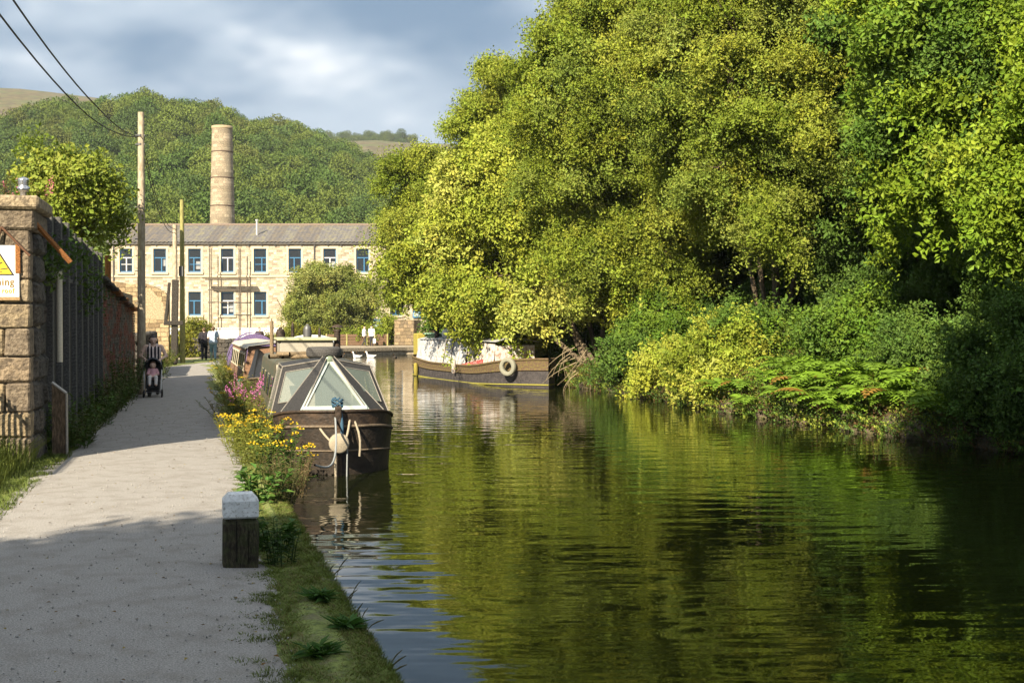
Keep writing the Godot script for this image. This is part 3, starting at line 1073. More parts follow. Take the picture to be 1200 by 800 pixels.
	# shrubs at the water's edge, each [x offset from the waterline, distance, height, spread, tones, label]
	var shrubs := [
		[1.2, 46.5, 1.3, 1.5, deep, "dark green bush beside the leaning sallow trunks"],
		[0.5, 43.0, 1.1, 1.3, yellow, "pale leafed bramble bush spilling to the waterline"],
		[1.4, 40.5, 1.7, 1.6, olive, "olive leafed bush above the mossy boulders"],
		[0.3, 38.3, 0.7, 0.9, yellow, "small pale bush trailing over the boulders"],
		[3.2, 41.0, 1.7, 1.5, green, "tall green hazel bush standing up the bank"],
		[3.4, 36.0, 1.5, 1.4, green, "rounded green bush behind the bright bracken"],
		[4.6, 37.0, 2.0, 1.6, deep, "dark holly bush filling the gap between trees"],
		[3.0, 32.0, 1.5, 1.4, deep, "dark bush rising behind the bracken fronds"],
		[1.6, 28.2, 1.1, 1.0, deep, "low dark bush beside the bracken edge"],
		[0.55, 26.4, 1.9, 1.4, deep, "big dark ivy bush leaning over the water"],
		[0.9, 24.6, 2.6, 1.7, deep, "tall dark ivy bush at the bank corner"],
		[4.6, 30.0, 2.6, 1.8, deep, "high dark elder bush under the bright tree"],
		[4.8, 27.0, 4.4, 2.0, green, "green elder bush under the low boughs"],
		[2.6, 48.5, 2.4, 1.6, green, "fresh green bush behind the sallow trunks"],
		[4.4, 46.0, 1.8, 1.6, deep, "dark shrub in the hollow under the trees"],
		[7.6, 43.0, 3.4, 2.0, deep, "dark elder thicket under the grey-green tree"],
		[9.6, 40.0, 3.6, 2.2, green, "green thicket in the hollow between tall trunks"],
		[12.0, 44.0, 5.0, 2.6, deep, "high dark thicket at the back of the hollow"],
		[8.6, 48.0, 4.6, 2.4, green, "tall thicket behind the grey-green tree trunks"],
		[13.0, 37.5, 5.0, 2.6, deep, "dark thicket up the slope behind bright tree"],
		[7.2, 33.0, 2.4, 1.8, green, "green thicket on the slope above bracken"],
		[2.0, 55.0, 1.8, 1.6, green, "green bush on the bank behind the barge"],
		[1.5, 62.0, 1.8, 1.7, deep, "dark bush on the bank beyond the barge"],
		[1.5, 70.0, 2.0, 2.0, green, "green bush at the point beyond the barge"]]
	for b in shrubs:
		var x: float = bank_x(b[1]) + b[0]
		bush(b[5], v3(x, bank_h(x, b[1]), b[1]), b[2], b[3], b[4], spray("mid", 46, 0.55, 0.115, 0.078) if b[1] > 35.0 else spray("small", 50, 0.5, 0.085, 0.06), 190 if b[1] > 35.0 else 250)
	# bracken
	var bed := ["arching bright green bracken clump above the waterline", "bracken clump growing out of the eroded bank"]
	var fern := fern_mesh(3)
	var fern2 := fern_mesh(4)
	for k in 52:
		var d: float = [36.4, 34.8, 33.2, 31.8, 30.4, 29.2, 28.0][k % 7] + rnd(-0.7, 0.7)
		var off := rnd(0.05, 0.6) + (k / 7) * 0.45
		var x := bank_x(d) + off
		var f := thing("bracken", bed[0], "fern", v3(x, bank_h(x, d) - 0.05, d), rnd(0, TAU), "bracken on the far bank")
		f.scale = Vector3.ONE * rnd(1.1, 1.8)
		part([fern, fern2][k % 2], "fronds", leafy("fern_leaves", 0.6, 0.5), f)
	# boulders at the waterline
	for k in 24:
		var d := rnd(27.0, 49.0)
		var off := rnd(-0.05, 0.35)
		var r := rnd(0.12, 0.34)
		var o := boulder(r, 900 + k)
		var x := bank_x(d) + off
		var b := part(o, "boulder", mat("mossy_stone", lin(0.04, 0.03, 0.02), lin(0.14, 0.105, 0.07), 1.2, 0.95, {"relief": 3.0, "stain": lin(0.09, 0.10, 0.02)}), self, v3(x, WATER + rnd(-0.05, 0.15), d))
		tag(b, "mossy brown boulder at the foot of the far bank", "boulder", "boulders along the far waterline")
	# ivy and litter over the slope, nobody could count it
	var where := []
	var cols := []
	for k in 7000:
		var d := rnd(20.0, 62.0)
		var off := pow(rng.randf(), 1.9) * 11.0 - 0.05
		var x := bank_x(d) + off
		where.append(Transform3D(Basis(Vector3(rng.randfn(), rng.randfn(), rng.randfn()).normalized(), rnd(-0.7, 0.7)).scaled(Vector3.ONE * rnd(0.5, 1.1)), v3(x, bank_h(x, d), d + maxf(0.0, off) * 0.25)))
		var c: Color = [deep[0], green[0], olive[0], Color(0.11, 0.07, 0.03)][rng.randi() % 4]
		cols.append(c * rnd(0.7, 1.2))
	var cover := scatter("undergrowth", spray("small", 50, 0.5, 0.10, 0.068)[0], leafy("leaves"), where, cols)
	cover.set_meta("kind", "stuff")
	tag(cover, "ivy and low undergrowth covering the shady bank", "undergrowth")
	# dead twigs by the barge's bow
	var tw := Shape.new()
	for k in 14:
		var a := Vector3(rnd(-0.2, 0.8), rnd(0.6, 1.9), rnd(-0.5, 0.5))
		tw.tube(bend(a, a + Vector3(rnd(-1.3, 0.2), rnd(-1.5, -0.3), rnd(-0.4, 0.4)), Vector3(rnd(-0.2, 0.2), rnd(0, 0.3), 0), 5), taper(0.022, 0.006, 5), 4, false)
	tag(part(tw, "dead_branches", pale_bark, self, v3(2.0, WATER, 47.6)), "pale bare twigs hanging into the water by sallow trunks", "branches")

func bush(label: String, at: Vector3, high: float, wide: float, tones: Array, kinds: Array, dens: float, called := "bush", group := "") -> Node3D:
	var t := thing(called, label, "bush", at, 0.0, group)
	var s := Shape.new()
	var lobes := []
	for k in int(12 + wide * 6):
		var a := rnd(0, TAU)
		var r := wide * sqrt(rng.randf()) * 0.75
		var p := Vector3(cos(a) * r * 1.2, high * rnd(0.1, 1.0) * (1.0 - 0.3 * r / wide), sin(a) * r * 1.1)
		lobes.append([p, minf(wide, high) * rnd(0.15, 0.40)])
		s.tube(bend(Vector3(rnd(-0.1, 0.1), -0.15, rnd(-0.1, 0.1)), p, Vector3(0, 0.1, 0), 4), taper(0.03, 0.008, 4), 5, false)
	part(s, "stems", mats["bark"], t)
	fill_crown(t, lobes, kinds, dens, tones, "foliage", "leaves", 0.3, 1.0, Vector3(0, high * 0.15, 0))
	return t

func fern_mesh(seed_: int) -> ArrayMesh:
	var r := RandomNumberGenerator.new()
	r.seed = seed_
	var s := Shape.new()
	s.tinted = true
	for f in 11:
		var a := TAU * f / 11.0 + r.randf_range(-0.3, 0.3)
		var o := Vector3(cos(a), 0, sin(a))
		var L := r.randf_range(0.55, 0.95)
		var w := r.randf_range(0.8, 1.2)
		s.tint = Color(0.15 * w, 0.25 * w, 0.026) if r.randf() < 0.95 else Color(0.22, 0.13, 0.03)
		var prev := Vector3.ZERO
		for i in range(1, 13):
			var t := i / 12.0
			var p := o * L * (t * 0.95) + Vector3(0, L * (1.25 * t - 1.0 * t * t), 0)
			var dir := (p - prev).normalized()
			var side := dir.cross(Vector3.UP).normalized()
			var pl := L * 0.40 * sin(PI * clampf(t * 0.85 + 0.12, 0, 1)) * (1.1 - t * 0.6)
			if i > 2:
				for sg in [-1.0, 1.0]:
					s.leaf(p, (side * sg + dir * 0.35 + Vector3(0, -0.15, 0)).normalized(), side.cross(dir), pl, L * 0.085, 0.1)
			s.tri(prev - side * 0.005, prev + side * 0.005, p)
			prev = p
	return s.mesh()

func boulder(r: float, seed_: int) -> ArrayMesh:
	var f := FastNoiseLite.new()
	f.seed = seed_
	f.frequency = 0.9
	var s := Shape.new()
	var p := PackedVector3Array()
	for j in 9:
		for i in 15:
			var a := -TAU * i / 14.0
			var b := PI * (j / 8.0 - 0.5)
			var n := Vector3(cos(a) * cos(b), sin(b), sin(a) * cos(b))
			p.append(n * r * (1.0 + 0.5 * f.get_noise_3dv(n * 1.2)) * Vector3(1.35, 0.8, 1.0))
	s.grid(p, 15, 9)
	return s.mesh()

# a clump of upright stems with leaves and, on request, flower heads
func herb_mesh(seed_: int, stems: int, high: float, spread: float, ll: float, lw: float, leaf_col: Color, per := 14) -> Array:
	var r := RandomNumberGenerator.new()
	r.seed = seed_
	var s := Shape.new()
	s.tinted = true
	var tips := []
	for k in stems:
		var a := r.randf() * TAU
		var base := Vector3(cos(a), 0, sin(a)) * spread * 0.5 * sqrt(r.randf())
		var h := high * r.randf_range(0.55, 1.0)
		var tip := base + Vector3(cos(a) * spread * r.randf_range(0.1, 0.5), h, sin(a) * spread * r.randf_range(0.1, 0.5))
		s.tint = leaf_col * 0.8
		s.tube([base - Vector3(0, 0.05, 0), base.lerp(tip, 0.5) + Vector3(0, h * 0.05, 0), tip], [0.006, 0.005, 0.003], 3, false)
		for i in per:
			var t := (i + 1.0) / per
			var p := base.lerp(tip, t) + Vector3(0, h * 0.05 * sin(PI * t), 0)
			var b := r.randf() * TAU
			var w := r.randf_range(0.7, 1.25)
			s.tint = Color(leaf_col.r * w * r.randf_range(0.9, 1.15), leaf_col.g * w, leaf_col.b * w)
			s.leaf(p, Vector3(cos(b), r.randf_range(-0.1, 0.8), sin(b)).normalized(), Vector3(r.randfn() * 0.3, 1, r.randfn() * 0.3).normalized(), ll * r.randf_range(0.6, 1.15) * (1.15 - 0.5 * t), lw * r.randf_range(0.7, 1.1), 0.15)
		tips.append([tip, (tip - base).normalized()])
	return [s.mesh(), tips]

func blossoms(tips: Array, style: String, col: Color, seed_: int) -> ArrayMesh:
	var r := RandomNumberGenerator.new()
	r.seed = seed_
	var s := Shape.new()
	s.tinted = true
	for t in tips:
		var tip: Vector3 = t[0]
		var dir: Vector3 = t[1]
		var n := 26 if style == "spike" else 16
		for i in n:
			var w := r.randf_range(0.75, 1.2)
			s.tint = Color(col.r * w, col.g * w * r.randf_range(0.85, 1.1), col.b * w)
			var o := Vector3(r.randfn(), r.randfn(), r.randfn()).normalized()
			var p: Vector3
			if style == "spike": p = tip + dir * (i / 26.0 * 0.26 - 0.06) + o * 0.035 * (1.1 - i / 26.0)
			else: p = tip + Vector3(o.x * 0.05, absf(o.y) * 0.03, o.z * 0.05)
			s.leaf(p, (o + Vector3(0, 0.4, 0)).normalized(), Vector3(r.randfn(), 1, r.randfn()).normalized(), 0.03, 0.026, 0.2)
	return s.mesh()

func herb(called: String, label: String, at: Vector3, seed_: int, stems: int, high: float, spread: float, ll: float, lw: float, col: Color, style := "", fcol := Color.WHITE, group := "", share := 1.0, per := 14) -> Node3D:
	var t := thing(called, label, "plant", at, 0.0, group)
	var h := herb_mesh(seed_, stems, high, spread, ll, lw, col, per)
	part(h[0], "leaves", leafy("herb_leaves", 0.6, 0.45), t)
	if style:
		var tips: Array = h[1]
		part(blossoms(tips.slice(0, int(ceil(tips.size() * share))), style, fcol, seed_ + 9), "blossoms", leafy("petals", 0.7, 0.4), t)
	return t

func tuft_mesh(seed_: int, blades: int, high: float, spread: float, lean := 0.5, w := 0.007) -> ArrayMesh:
	var r := RandomNumberGenerator.new()
	r.seed = seed_
	var s := Shape.new()
	s.tinted = true
	for k in blades:
		var a := r.randf() * TAU
		var o := Vector3(cos(a), 0, sin(a))
		var b := o * spread * sqrt(r.randf())
		var h := high * r.randf_range(0.45, 1.0)
		var q := r.randf_range(0.7, 1.25)
		s.tint = Color(q * r.randf_range(0.9, 1.15), q, q)
		var side := Vector3(-sin(a + 0.7), 0, cos(a + 0.7)) * w
		var m := b + o * h * lean * 0.3 + Vector3(0, h * 0.6, 0)
		var tip := b + o * h * lean + Vector3(0, h * r.randf_range(0.8, 1.0), 0)
		s.quad(b - side, b + side, m + side * 0.8, m - side * 0.8)
		s.tri(m - side * 0.8, m + side * 0.8, tip)
	return s.mesh()

func left_green() -> void:
	# turf on the verge
	var where := []
	var cols := []
	var tuft := tuft_mesh(11, 16, 0.04, 0.05, 0.9, 0.003)
	for k in 15000:
		var d := 6.5 + pow(rng.randf(), 1.5) * 16.0
		var a := path_edge(d)
		var b := canal_edge(d)
		var t := rng.randf()
		if t < 0.25 and rng.randf() < 0.6: continue
		if wob.get_noise_2d(d * 30.0, t * 40.0) > 0.34: continue
		where.append(Transform3D(Basis(Vector3.UP, rnd(0, TAU)).scaled(Vector3(1, rnd(0.5, 1.4), 1)), v3(lerpf(a + 0.02, b - 0.03, t), 0.005, d)))
		var w := rnd(0.7, 1.2)
		cols.append(Color(0.165, 0.21, 0.05) * w if rng.randf() < 0.8 else Color(0.22, 0.19, 0.08) * w)
	for k in 2600:
		var d := 13.0 + pow(rng.randf(), 1.3) * 26.0
		var w := rnd(0.7, 1.2)
		where.append(Transform3D(Basis(Vector3.UP, rnd(0, TAU)).scaled(Vector3(1.6, rnd(0.8, 2.2), 1.6)), v3(path_edge(d) - 2.72 - absf(rng.randfn()) * (0.35 if d > 18.5 else 1.1), 0.005, d)))
		cols.append(Color(0.13, 0.17, 0.04) * w)
	for k in 1500:
		var d := 7.0 + rng.randf() * 22.0
		var w := rnd(0.7, 1.2)
		if wob.get_noise_2d(d * 40.0, 5.0) < 0.0: continue
		where.append(Transform3D(Basis(Vector3.UP, rnd(0, TAU)).scaled(Vector3(1, rnd(0.4, 1.0), 1)), v3(path_edge(d) - absf(rng.randfn()) * 0.12 + 0.03, 0.012, d)))
		cols.append(Color(0.13, 0.16, 0.045) * w)
	var litter := []
	var litter_cols := []
	var one := Shape.new()
	one.tinted = true
	one.leaf(Vector3.ZERO, Vector3(1, 0.1, 0).normalized(), Vector3.UP, 1.0, 0.6, 0.2)
	for k in 420:
		var d := 7.0 + pow(rng.randf(), 1.3) * 26.0
		var t := pow(rng.randf(), 2.0)
		if rng.randf() < 0.45: t = 1.0 - t
		litter.append(Transform3D(Basis(Vector3.UP, rnd(0, TAU)).rotated(Vector3.RIGHT, rnd(-0.3, 0.3)).scaled(Vector3.ONE * rnd(0.02, 0.045)), v3(path_edge(d) - 2.8 * t, 0.022 + 0.03 * sin(PI * t), d)))
		litter_cols.append([Color(0.16, 0.09, 0.03), Color(0.25, 0.19, 0.04), Color(0.10, 0.07, 0.04)][rng.randi() % 3])
	var fallen := scatter("fallen_leaves", one.mesh(), leafy("litter", 0.8, 0.2), litter, litter_cols)
	fallen.set_meta("kind", "stuff")
	tag(fallen, "small dry leaves fallen on the towpath", "leaves")
	var turf := scatter("turf", tuft, leafy("grass_blades", 0.7, 0.4), where, cols)
	turf.set_meta("kind", "stuff")
	tag(turf, "short mossy grass growing along the canal edge", "grass")
	# loose grit on the towpath
	where = []
	cols = []
	for k in 1300:
		var d := 7.0 + pow(rng.randf(), 1.6) * 22.0
		var t := rng.randf()
		if rng.randf() < 0.5: t = pow(t, 3.0) if rng.randf() < 0.6 else 1.0 - pow(t, 3.0)
		where.append(Transform3D(Basis(Vector3(rng.randfn(), rng.randfn(), rng.randfn()).normalized(), rnd(0, TAU)).scaled(Vector3.ONE * rnd(0.003, 0.008)), v3(path_edge(d) - 2.86 * t + 0.05, 0.02 + 0.03 * sin(PI * t), d)))
		var w := rnd(0.27, 0.38)
		cols.append(Color(w, w * 0.95, w * 0.88))
	var peb := boulder(1.0, 3)
	var pm := leafy("pebbles", 0.9, 0.0)
	pm.backlight_enabled = false
	var grit := scatter("gravel", peb, pm, where, cols)
	grit.set_meta("kind", "stuff")
	tag(grit, "loose grey grit strewn over the towpath", "gravel")

	# plants along the canal edge, from the stone stump to the far boats
	var yel := Color(0.60, 0.43, 0.03)
	var pink := Color(0.50, 0.16, 0.36)
	var grn := Color(0.085, 0.125, 0.026)
	var lime := Color(0.17, 0.19, 0.04)
	var row := [
		# called, label, dist, offset from path edge, stems, height, spread, leaf len, leaf width, colour, style, flower colour, share
		["dock_plant", "broad leaved dock beside the white topped mooring post", 11.6, 0.10, 9, 0.38, 0.3, 0.16, 0.07, Color(0.06, 0.12, 0.025), "", yel, 0.0],
		["weed", "dark trailing weed clump against mooring post side", 10.9, 0.13, 12, 0.42, 0.22, 0.07, 0.04, Color(0.05, 0.09, 0.025), "", yel, 0.0],
		["dock_plant", "fresh green dock below the ragwort by towpath edge", 14.6, 0.12, 10, 0.42, 0.4, 0.17, 0.075, Color(0.075, 0.15, 0.03), "", yel, 0.0],
		["tall_weed", "tall seeding grassy weed at the bow of front boat", 14.9, 0.36, 34, 0.6, 0.4, 0.12, 0.014, Color(0.115, 0.12, 0.045), "", yel, 0.0],
		["tall_weed", "dry brown seeding weed leaning over the water", 15.6, 0.5, 26, 0.55, 0.4, 0.10, 0.014, Color(0.16, 0.12, 0.06), "", yel, 0.0],
		["ragwort", "dark leaved ragwort with few yellow heads near boat", 17.4, 0.42, 16, 0.62, 0.42, 0.13, 0.045, Color(0.055, 0.10, 0.022), "head", yel, 0.55],
		["ragwort", "ragwort with yellow heads reaching the boat's mooring rope", 16.6, 0.66, 10, 0.5, 0.35, 0.13, 0.05, Color(0.06, 0.11, 0.022), "head", yel, 0.6],
		["goldenrod", "sunlit lime green goldenrod clump at towpath edge", 18.6, 0.14, 30, 0.5, 0.55, 0.12, 0.022, lime, "head", Color(0.42, 0.40, 0.06), 0.2],
		["goldenrod", "tall yellow goldenrod clump before the pink loosestrife", 20.4, 0.12, 30, 0.62, 0.6, 0.13, 0.024, Color(0.22, 0.24, 0.045), "head", yel, 0.4],
		["goldenrod", "bright yellow goldenrod leaning over the towpath", 21.8, 0.0, 26, 0.55, 0.55, 0.12, 0.024, Color(0.25, 0.25, 0.04), "head", yel, 0.5],
		["ragwort", "bushy ragwort clump close to the boat's cover", 20.0, 0.48, 18, 0.62, 0.4, 0.13, 0.05, grn, "head", yel, 0.6],
		["loosestrife", "pink flowering loosestrife spikes beside the narrowboat", 25.5, 0.22, 11, 0.8, 0.5, 0.11, 0.02, Color(0.12, 0.14, 0.04), "spike", pink, 0.9],
		["loosestrife", "pink flowering loosestrife beside the boat's side window", 27.2, 0.35, 9, 0.85, 0.5, 0.11, 0.02, Color(0.12, 0.14, 0.04), "spike", pink, 0.9]]
	var k := 0
	for a in row:
		var d: float = a[2]
		herb(a[0], a[1], v3(path_edge(d) + a[3], 0.0, d), 300 + k, a[4], a[5], a[6], a[7], a[8], a[9], a[10], a[11], "plants along the canal edge", a[12])
		k += 1
	for q in 26:
		var d := 22.5 + q * 1.45
		var c: Color = [lime, grn, Color(0.20, 0.17, 0.05), Color(0.14, 0.16, 0.04)][q % 4]
		herb("verge_weed", "leafy weed clump on the verge beside the moored boats", v3(path_edge(d) + rnd(0.05, 0.65), 0.0, d), 400 + q, 26, rnd(0.4, 0.75), 0.9, 0.13, 0.03, c, "head" if q % 5 == 1 else "", yel, "weeds beside the moored boats", 0.3)
	for q in 3:
		var d: float = [8.6, 9.5, 7.9][q]
		herb("dandelion", "flat rosette of dark green leaves in the mossy verge", v3(lerpf(path_edge(d), canal_edge(d), [0.75, 0.6, 0.35][q]), 0.02, d), 450 + q, 12, 0.06, 0.1, 0.16, 0.035, Color(0.06, 0.13, 0.03), "", yel, "rosettes in the verge", 0.0, 7)
	for q in 4:
		var d: float = [8.9, 9.6, 10.6, 7.75][q]
		var sg := Shape.new()
		for i in 3:
			var b := Vector3(rnd(-0.05, 0.05), -0.1, rnd(-0.05, 0.05))
			var tip := b + Vector3(rnd(0.03, 0.16), rnd(0.15, 0.32), rnd(-0.1, 0.1))
			sg.tube(bend(b, tip, Vector3(-0.03, 0.03, 0), 5), [0.003, 0.003, 0.003, 0.004, 0.006, 0.002], 4, false)
		var o := part(sg, "grass_stalk", flat("dry_stalk", lin(0.10, 0.09, 0.04), 0.9), self, v3(canal_edge(d) - 0.02, -0.05, d))
		tag(o, "thin dark grass stalks leaning out over the water", "grass", "grass stalks at the canal edge")

	# weeds and grass along the foot of the old wall
	var tall := tuft_mesh(21, 110, 0.6, 0.25, 0.6, 0.005)
	var mid := tuft_mesh(22, 90, 0.42, 0.22, 0.7, 0.005)
	var gm := leafy("grass_blades", 0.7, 0.4)
	for q in 30:
		var d := 15.2 + q * 0.125
		var o := scatter("grass_clump", [tall, mid][q % 2], gm, [Transform3D(Basis(Vector3.UP, q * 1.7), v3(path_edge(d) - 3.0 - rnd(0.15, 0.9), 0.0, d))], [Color(0.12, 0.15, 0.035) * rnd(0.8, 1.2)])
		tag(o, "long green grass clump before the sunlit pillar", "grass", "long grass before the pillar")
	var foot := [[20.9, 0.25, 0.9, "dark weed bush at the foot of the black wall"], [21.6, 0.2, 0.65, "low dark weeds beside the cut off timber post"], [25.5, 0.15, 0.7, "low weeds at the foot of the dark panels"], [27.5, 0.2, 0.9, "nettle clump against the dark panels"], [29.5, 0.3, 0.9, "leafy nettles before the brick wall end"], [31.5, 0.35, 1.1, "tall nettles growing against the brick wall"], [33.5, 0.35, 1.3, "rank green nettles beside the telegraph pole"], [35.0, 0.2, 1.2, "nettles behind the telegraph pole"]]
	k = 0
	for a in foot:
		var d: float = a[0]
		herb("nettle", a[3], v3(path_edge(d) - 3.0 + a[1] * 0.5, 0.0, d), 500 + k, 34, a[2], 0.8, 0.13, 0.06, [Color(0.07, 0.12, 0.025), Color(0.085, 0.10, 0.03)][k % 2], "", yel, "weeds along the old wall")
		k += 1
	for q in 9:
		var d := 41.0 + q * 2.9
		herb("wall_weed", "weed clump along the yard wall before the walking couple", v3(path_edge(d) - 2.95 + rnd(-0.3, 0.2), 0.0, d), 540 + q, 30, rnd(0.6, 1.1), 1.1, 0.15, 0.05, [Color(0.11, 0.15, 0.03), Color(0.16, 0.17, 0.04)][q % 2], "", yel, "weeds along the yard wall")

	# the birch behind the dark wall
	var birch := spray("birch", 36, 0.5, 0.12, 0.088, 0.35)
	tree("birch_tree", "small yellow-green birch growing behind the dark panels", v3(-11.7, 0, 34.0), Vector3(0.2, 5.4, 0.0), Vector3(1.1, 1.3, 1.0), 26, 0.42, birch, 170, [Color(0.20, 0.235, 0.04), Color(0.165, 0.205, 0.035), Color(0.24, 0.26, 0.055)], mats["pale_bark"], 0.08)
	# ivy over the wall top
	for q in 3:
		var d: float = [21.2, 23.4, 26.5][q]
		var o := thing("ivy", ["ivy hanging over dark wall beside the pillar", "dark ferny ivy on the middle panels", "ivy tangle over the panels near brick wall"][q], "ivy", v3(path_edge(d) - 3.1, 3.2, d), 0.0, "ivy on the dark wall")
		var lobes := []
		for i in 7:
			lobes.append([Vector3(rnd(-0.2, 0.0), rnd(-0.35, 0.5), rnd(-0.5, 0.5)), rnd(0.10, 0.19)])
		fill_crown(o, lobes, birch, 260, [Color(0.06, 0.10, 0.025), Color(0.09, 0.13, 0.03)], "foliage", "leaves", 0.6, 0.8)
	# trees behind the camera, whose shade lies on the near path and on the corner of the far bank
	rng.seed = 4242
	var shade := spray("oval", 50, 0.75, 0.155, 0.10)
	tree("shade_tree", "tall leafy tree standing beside the near towpath", v3(-9.5, 0, -4.0), Vector3(0, 7.3, 0), Vector3(3.6, 3.3, 3.6), 36, 1.1, shade, 60, [Color(0.09, 0.12, 0.03)], mats["bark"], 0.35, {"group": "trees behind the near towpath", "size": 1.5, "extra": [[Vector3(0.5, 10.9, 0.2), 1.1], [Vector3(1.2, 10.2, -0.3), 1.1], [Vector3(-0.4, 10.6, 0.0), 1.0]]})
	tree("shade_tree", "very tall leafy tree standing behind the near towpath", v3(-3.0, 0, -6.0), Vector3(0, 16.4, 0), Vector3(4.4, 10.8, 4.4), 95, 1.15, shade, 50, [Color(0.09, 0.12, 0.03)], mats["bark"], 0.35, {"group": "trees behind the near towpath", "size": 1.5})


# ---------------------------------------------------------------- the old wall along the towpath
func old_wall() -> void:
	var A := v3(-7.04, 0.0, 18.7)      # the pillar's corner on the path side; -z runs along the path from here
	var stones := []
	var tone := [[0.285, 0.225, 0.145], [0.33, 0.265, 0.175], [0.24, 0.185, 0.125], [0.30, 0.235, 0.145], [0.20, 0.16, 0.115]]
	for k in 5:
		var c: Array = tone[k]
		stones.append(mat("pillar_stone_%d" % k, lin(c[0] * 0.6, c[1] * 0.58, c[2] * 0.55), lin(c[0] * 1.2, c[1] * 1.2, c[2] * 1.2), 0.8, 0.95, {"relief": 2.2, "stain": lin(0.06, 0.048, 0.036), "stain_full": 0.85, "stain_size": 1.3, "stain_much": 0.9}))
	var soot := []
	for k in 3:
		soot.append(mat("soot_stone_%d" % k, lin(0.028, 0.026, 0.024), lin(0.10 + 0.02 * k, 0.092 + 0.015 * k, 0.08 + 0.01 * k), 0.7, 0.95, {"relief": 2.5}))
	var t := thing("stone_pillar", "sunlit sandstone pillar with flat cap at the wall end", "pillar", A, PATH_TURN)
	var s := Shape.new()
	s.box(Vector3(-1.25, 1.85, -0.78), Vector3(2.4, 3.7, 1.42))
	part(s, "core", mat("mortar", lin(0.16, 0.13, 0.09), lin(0.30, 0.25, 0.18), 0.3, 0.95), t)
	var y := 0.0
	var course := 0
	for h in [0.40, 0.36, 0.44, 0.38, 0.42, 0.36, 0.34, 0.40, 0.33]:
		var x := 0.0
		while x > -2.4:
			var w := rnd(0.34, 0.62)
			if x == 0.0: w = 0.62 if course % 2 else 0.36
			w = minf(w, 2.5 + x)
			if w < 0.1: break
			var b := Shape.new()
			var push := rnd(-0.012, 0.02)
			b.slab(Vector3(x - w * 0.5, y + h * 0.5, -0.18 + push), Vector3(w - 0.014, h - 0.016, 0.4), 0.022, 0.012, rng)
			part(b, "stone", stones[rng.randi() % 5], t)
			x -= w
		# the flank that faces the path
		var z := -0.4 if course % 2 else -0.4
		while z > -1.5:
			var w := rnd(0.3, 0.6)
			w = minf(w, 1.52 + z)
			if w < 0.1: break
			var b := Shape.new()
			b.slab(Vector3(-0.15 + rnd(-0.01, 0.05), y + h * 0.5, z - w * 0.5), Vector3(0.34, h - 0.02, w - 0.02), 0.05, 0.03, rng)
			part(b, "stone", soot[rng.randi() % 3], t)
			z -= w
		y += h
		course += 1
	s = Shape.new()
	s.slab(Vector3(-1.22, 3.58, -0.74), Vector3(2.56, 0.30, 1.6), 0.03, 0.01, rng)
	part(s, "frieze", stones[4], t)
	s = Shape.new()
	s.slab(Vector3(-1.2, 3.83, -0.74), Vector3(2.66, 0.2, 1.72), 0.035, 0.012, rng)
	part(s, "cap_stone", stones[1], t)

	# flues and a brick stack on top of it
	var chrome := mat("flue_steel", lin(0.45, 0.45, 0.45), lin(0.75, 0.75, 0.75), 0.3, 0.25, {"metal": 0.9})
	var fp := [[-0.16, -0.55, 0.34, 0.075], [-1.0, -0.95, 0.50, 0.05]]
	for k in 2:
		var a: Array = fp[k]
		var f := thing("flue_cowl", ["short shiny steel flue cowl on the pillar cap", "slim steel flue cowl beside the brick stack"][k], "flue", A + Basis(Vector3.UP, PATH_TURN) * Vector3(a[0], 3.93, a[1]), PATH_TURN, "flue cowls on the pillar")
		s = Shape.new()
		s.lathe(Vector3.ZERO, [[0.05, 0], [0.05, 0.10], [a[3], 0.11], [a[3], 0.13]], 14)
		part(s, "pipe", chrome, f)
		s = Shape.new()
		s.lathe(Vector3(0, 0.14, 0), [[a[3] * 1.25, 0.0], [a[3] * 1.25, 0.025], [a[3] * 0.9, 0.05], [a[3], 0.06], [a[3], a[2] - 0.22], [a[3] * 1.05, a[2] - 0.21], [a[3] * 1.05, a[2] - 0.18], [0.0, a[2] - 0.15]], 14)
		part(s, "cowl", chrome, f)
	var bt := thing("brick_stack", "low broken red brick stack on the pillar cap", "brick stack", A + Basis(Vector3.UP, PATH_TURN) * Vector3(-1.45, 3.93, -1.1), PATH_TURN)
	var red := mat("red_brick", lin(0.20, 0.085, 0.05), lin(0.38, 0.19, 0.11), 0.4, 0.95, {"relief": 1.2})
	for j in 4:
		for i in 6:
			if j == 3 and i in [0, 3, 5]: continue
			var b := Shape.new()
			b.slab(Vector3(-0.6 + i * 0.235 + 0.1 * (j % 2), 0.04 + j * 0.085, rnd(-0.02, 0.02)), Vector3(0.222, 0.072, 0.11), 0.008, 0.004, rng)
			part(b, "brick", red, bt)

	# hazard sign
	var sg := thing("warning_sign", "white warning sign with yellow triangle fixed to the pillar", "sign", A + Basis(Vector3.UP, PATH_TURN) * Vector3(-0.45, 2.82, 0.055), PATH_TURN)
	s = Shape.new()
	s.slab(Vector3.ZERO, Vector3(0.62, 0.75, 0.02), 0.006)
	part(s, "panel", mat("sign_white", lin(0.62, 0.61, 0.58), lin(0.78, 0.77, 0.75), 0.5, 0.5), sg)
	s = Shape.new()
	s.slab(Vector3(0, -0.40, 0.01), Vector3(0.64, 0.05, 0.05), 0.006)
	part(s, "batten", mat("sign_wood", lin(0.25, 0.15, 0.07), lin(0.4, 0.26, 0.13), 0.3), sg)
	var ink := flat("sign_ink", lin(0.03, 0.03, 0.03), 0.6)
	s = Shape.new()
	s.tri(Vector3(-0.245, -0.06, 0.0125), Vector3(0.245, -0.06, 0.0125), Vector3(0, 0.345, 0.0125))
	var tr := part(s, "triangle_border", ink, sg)
	s = Shape.new()
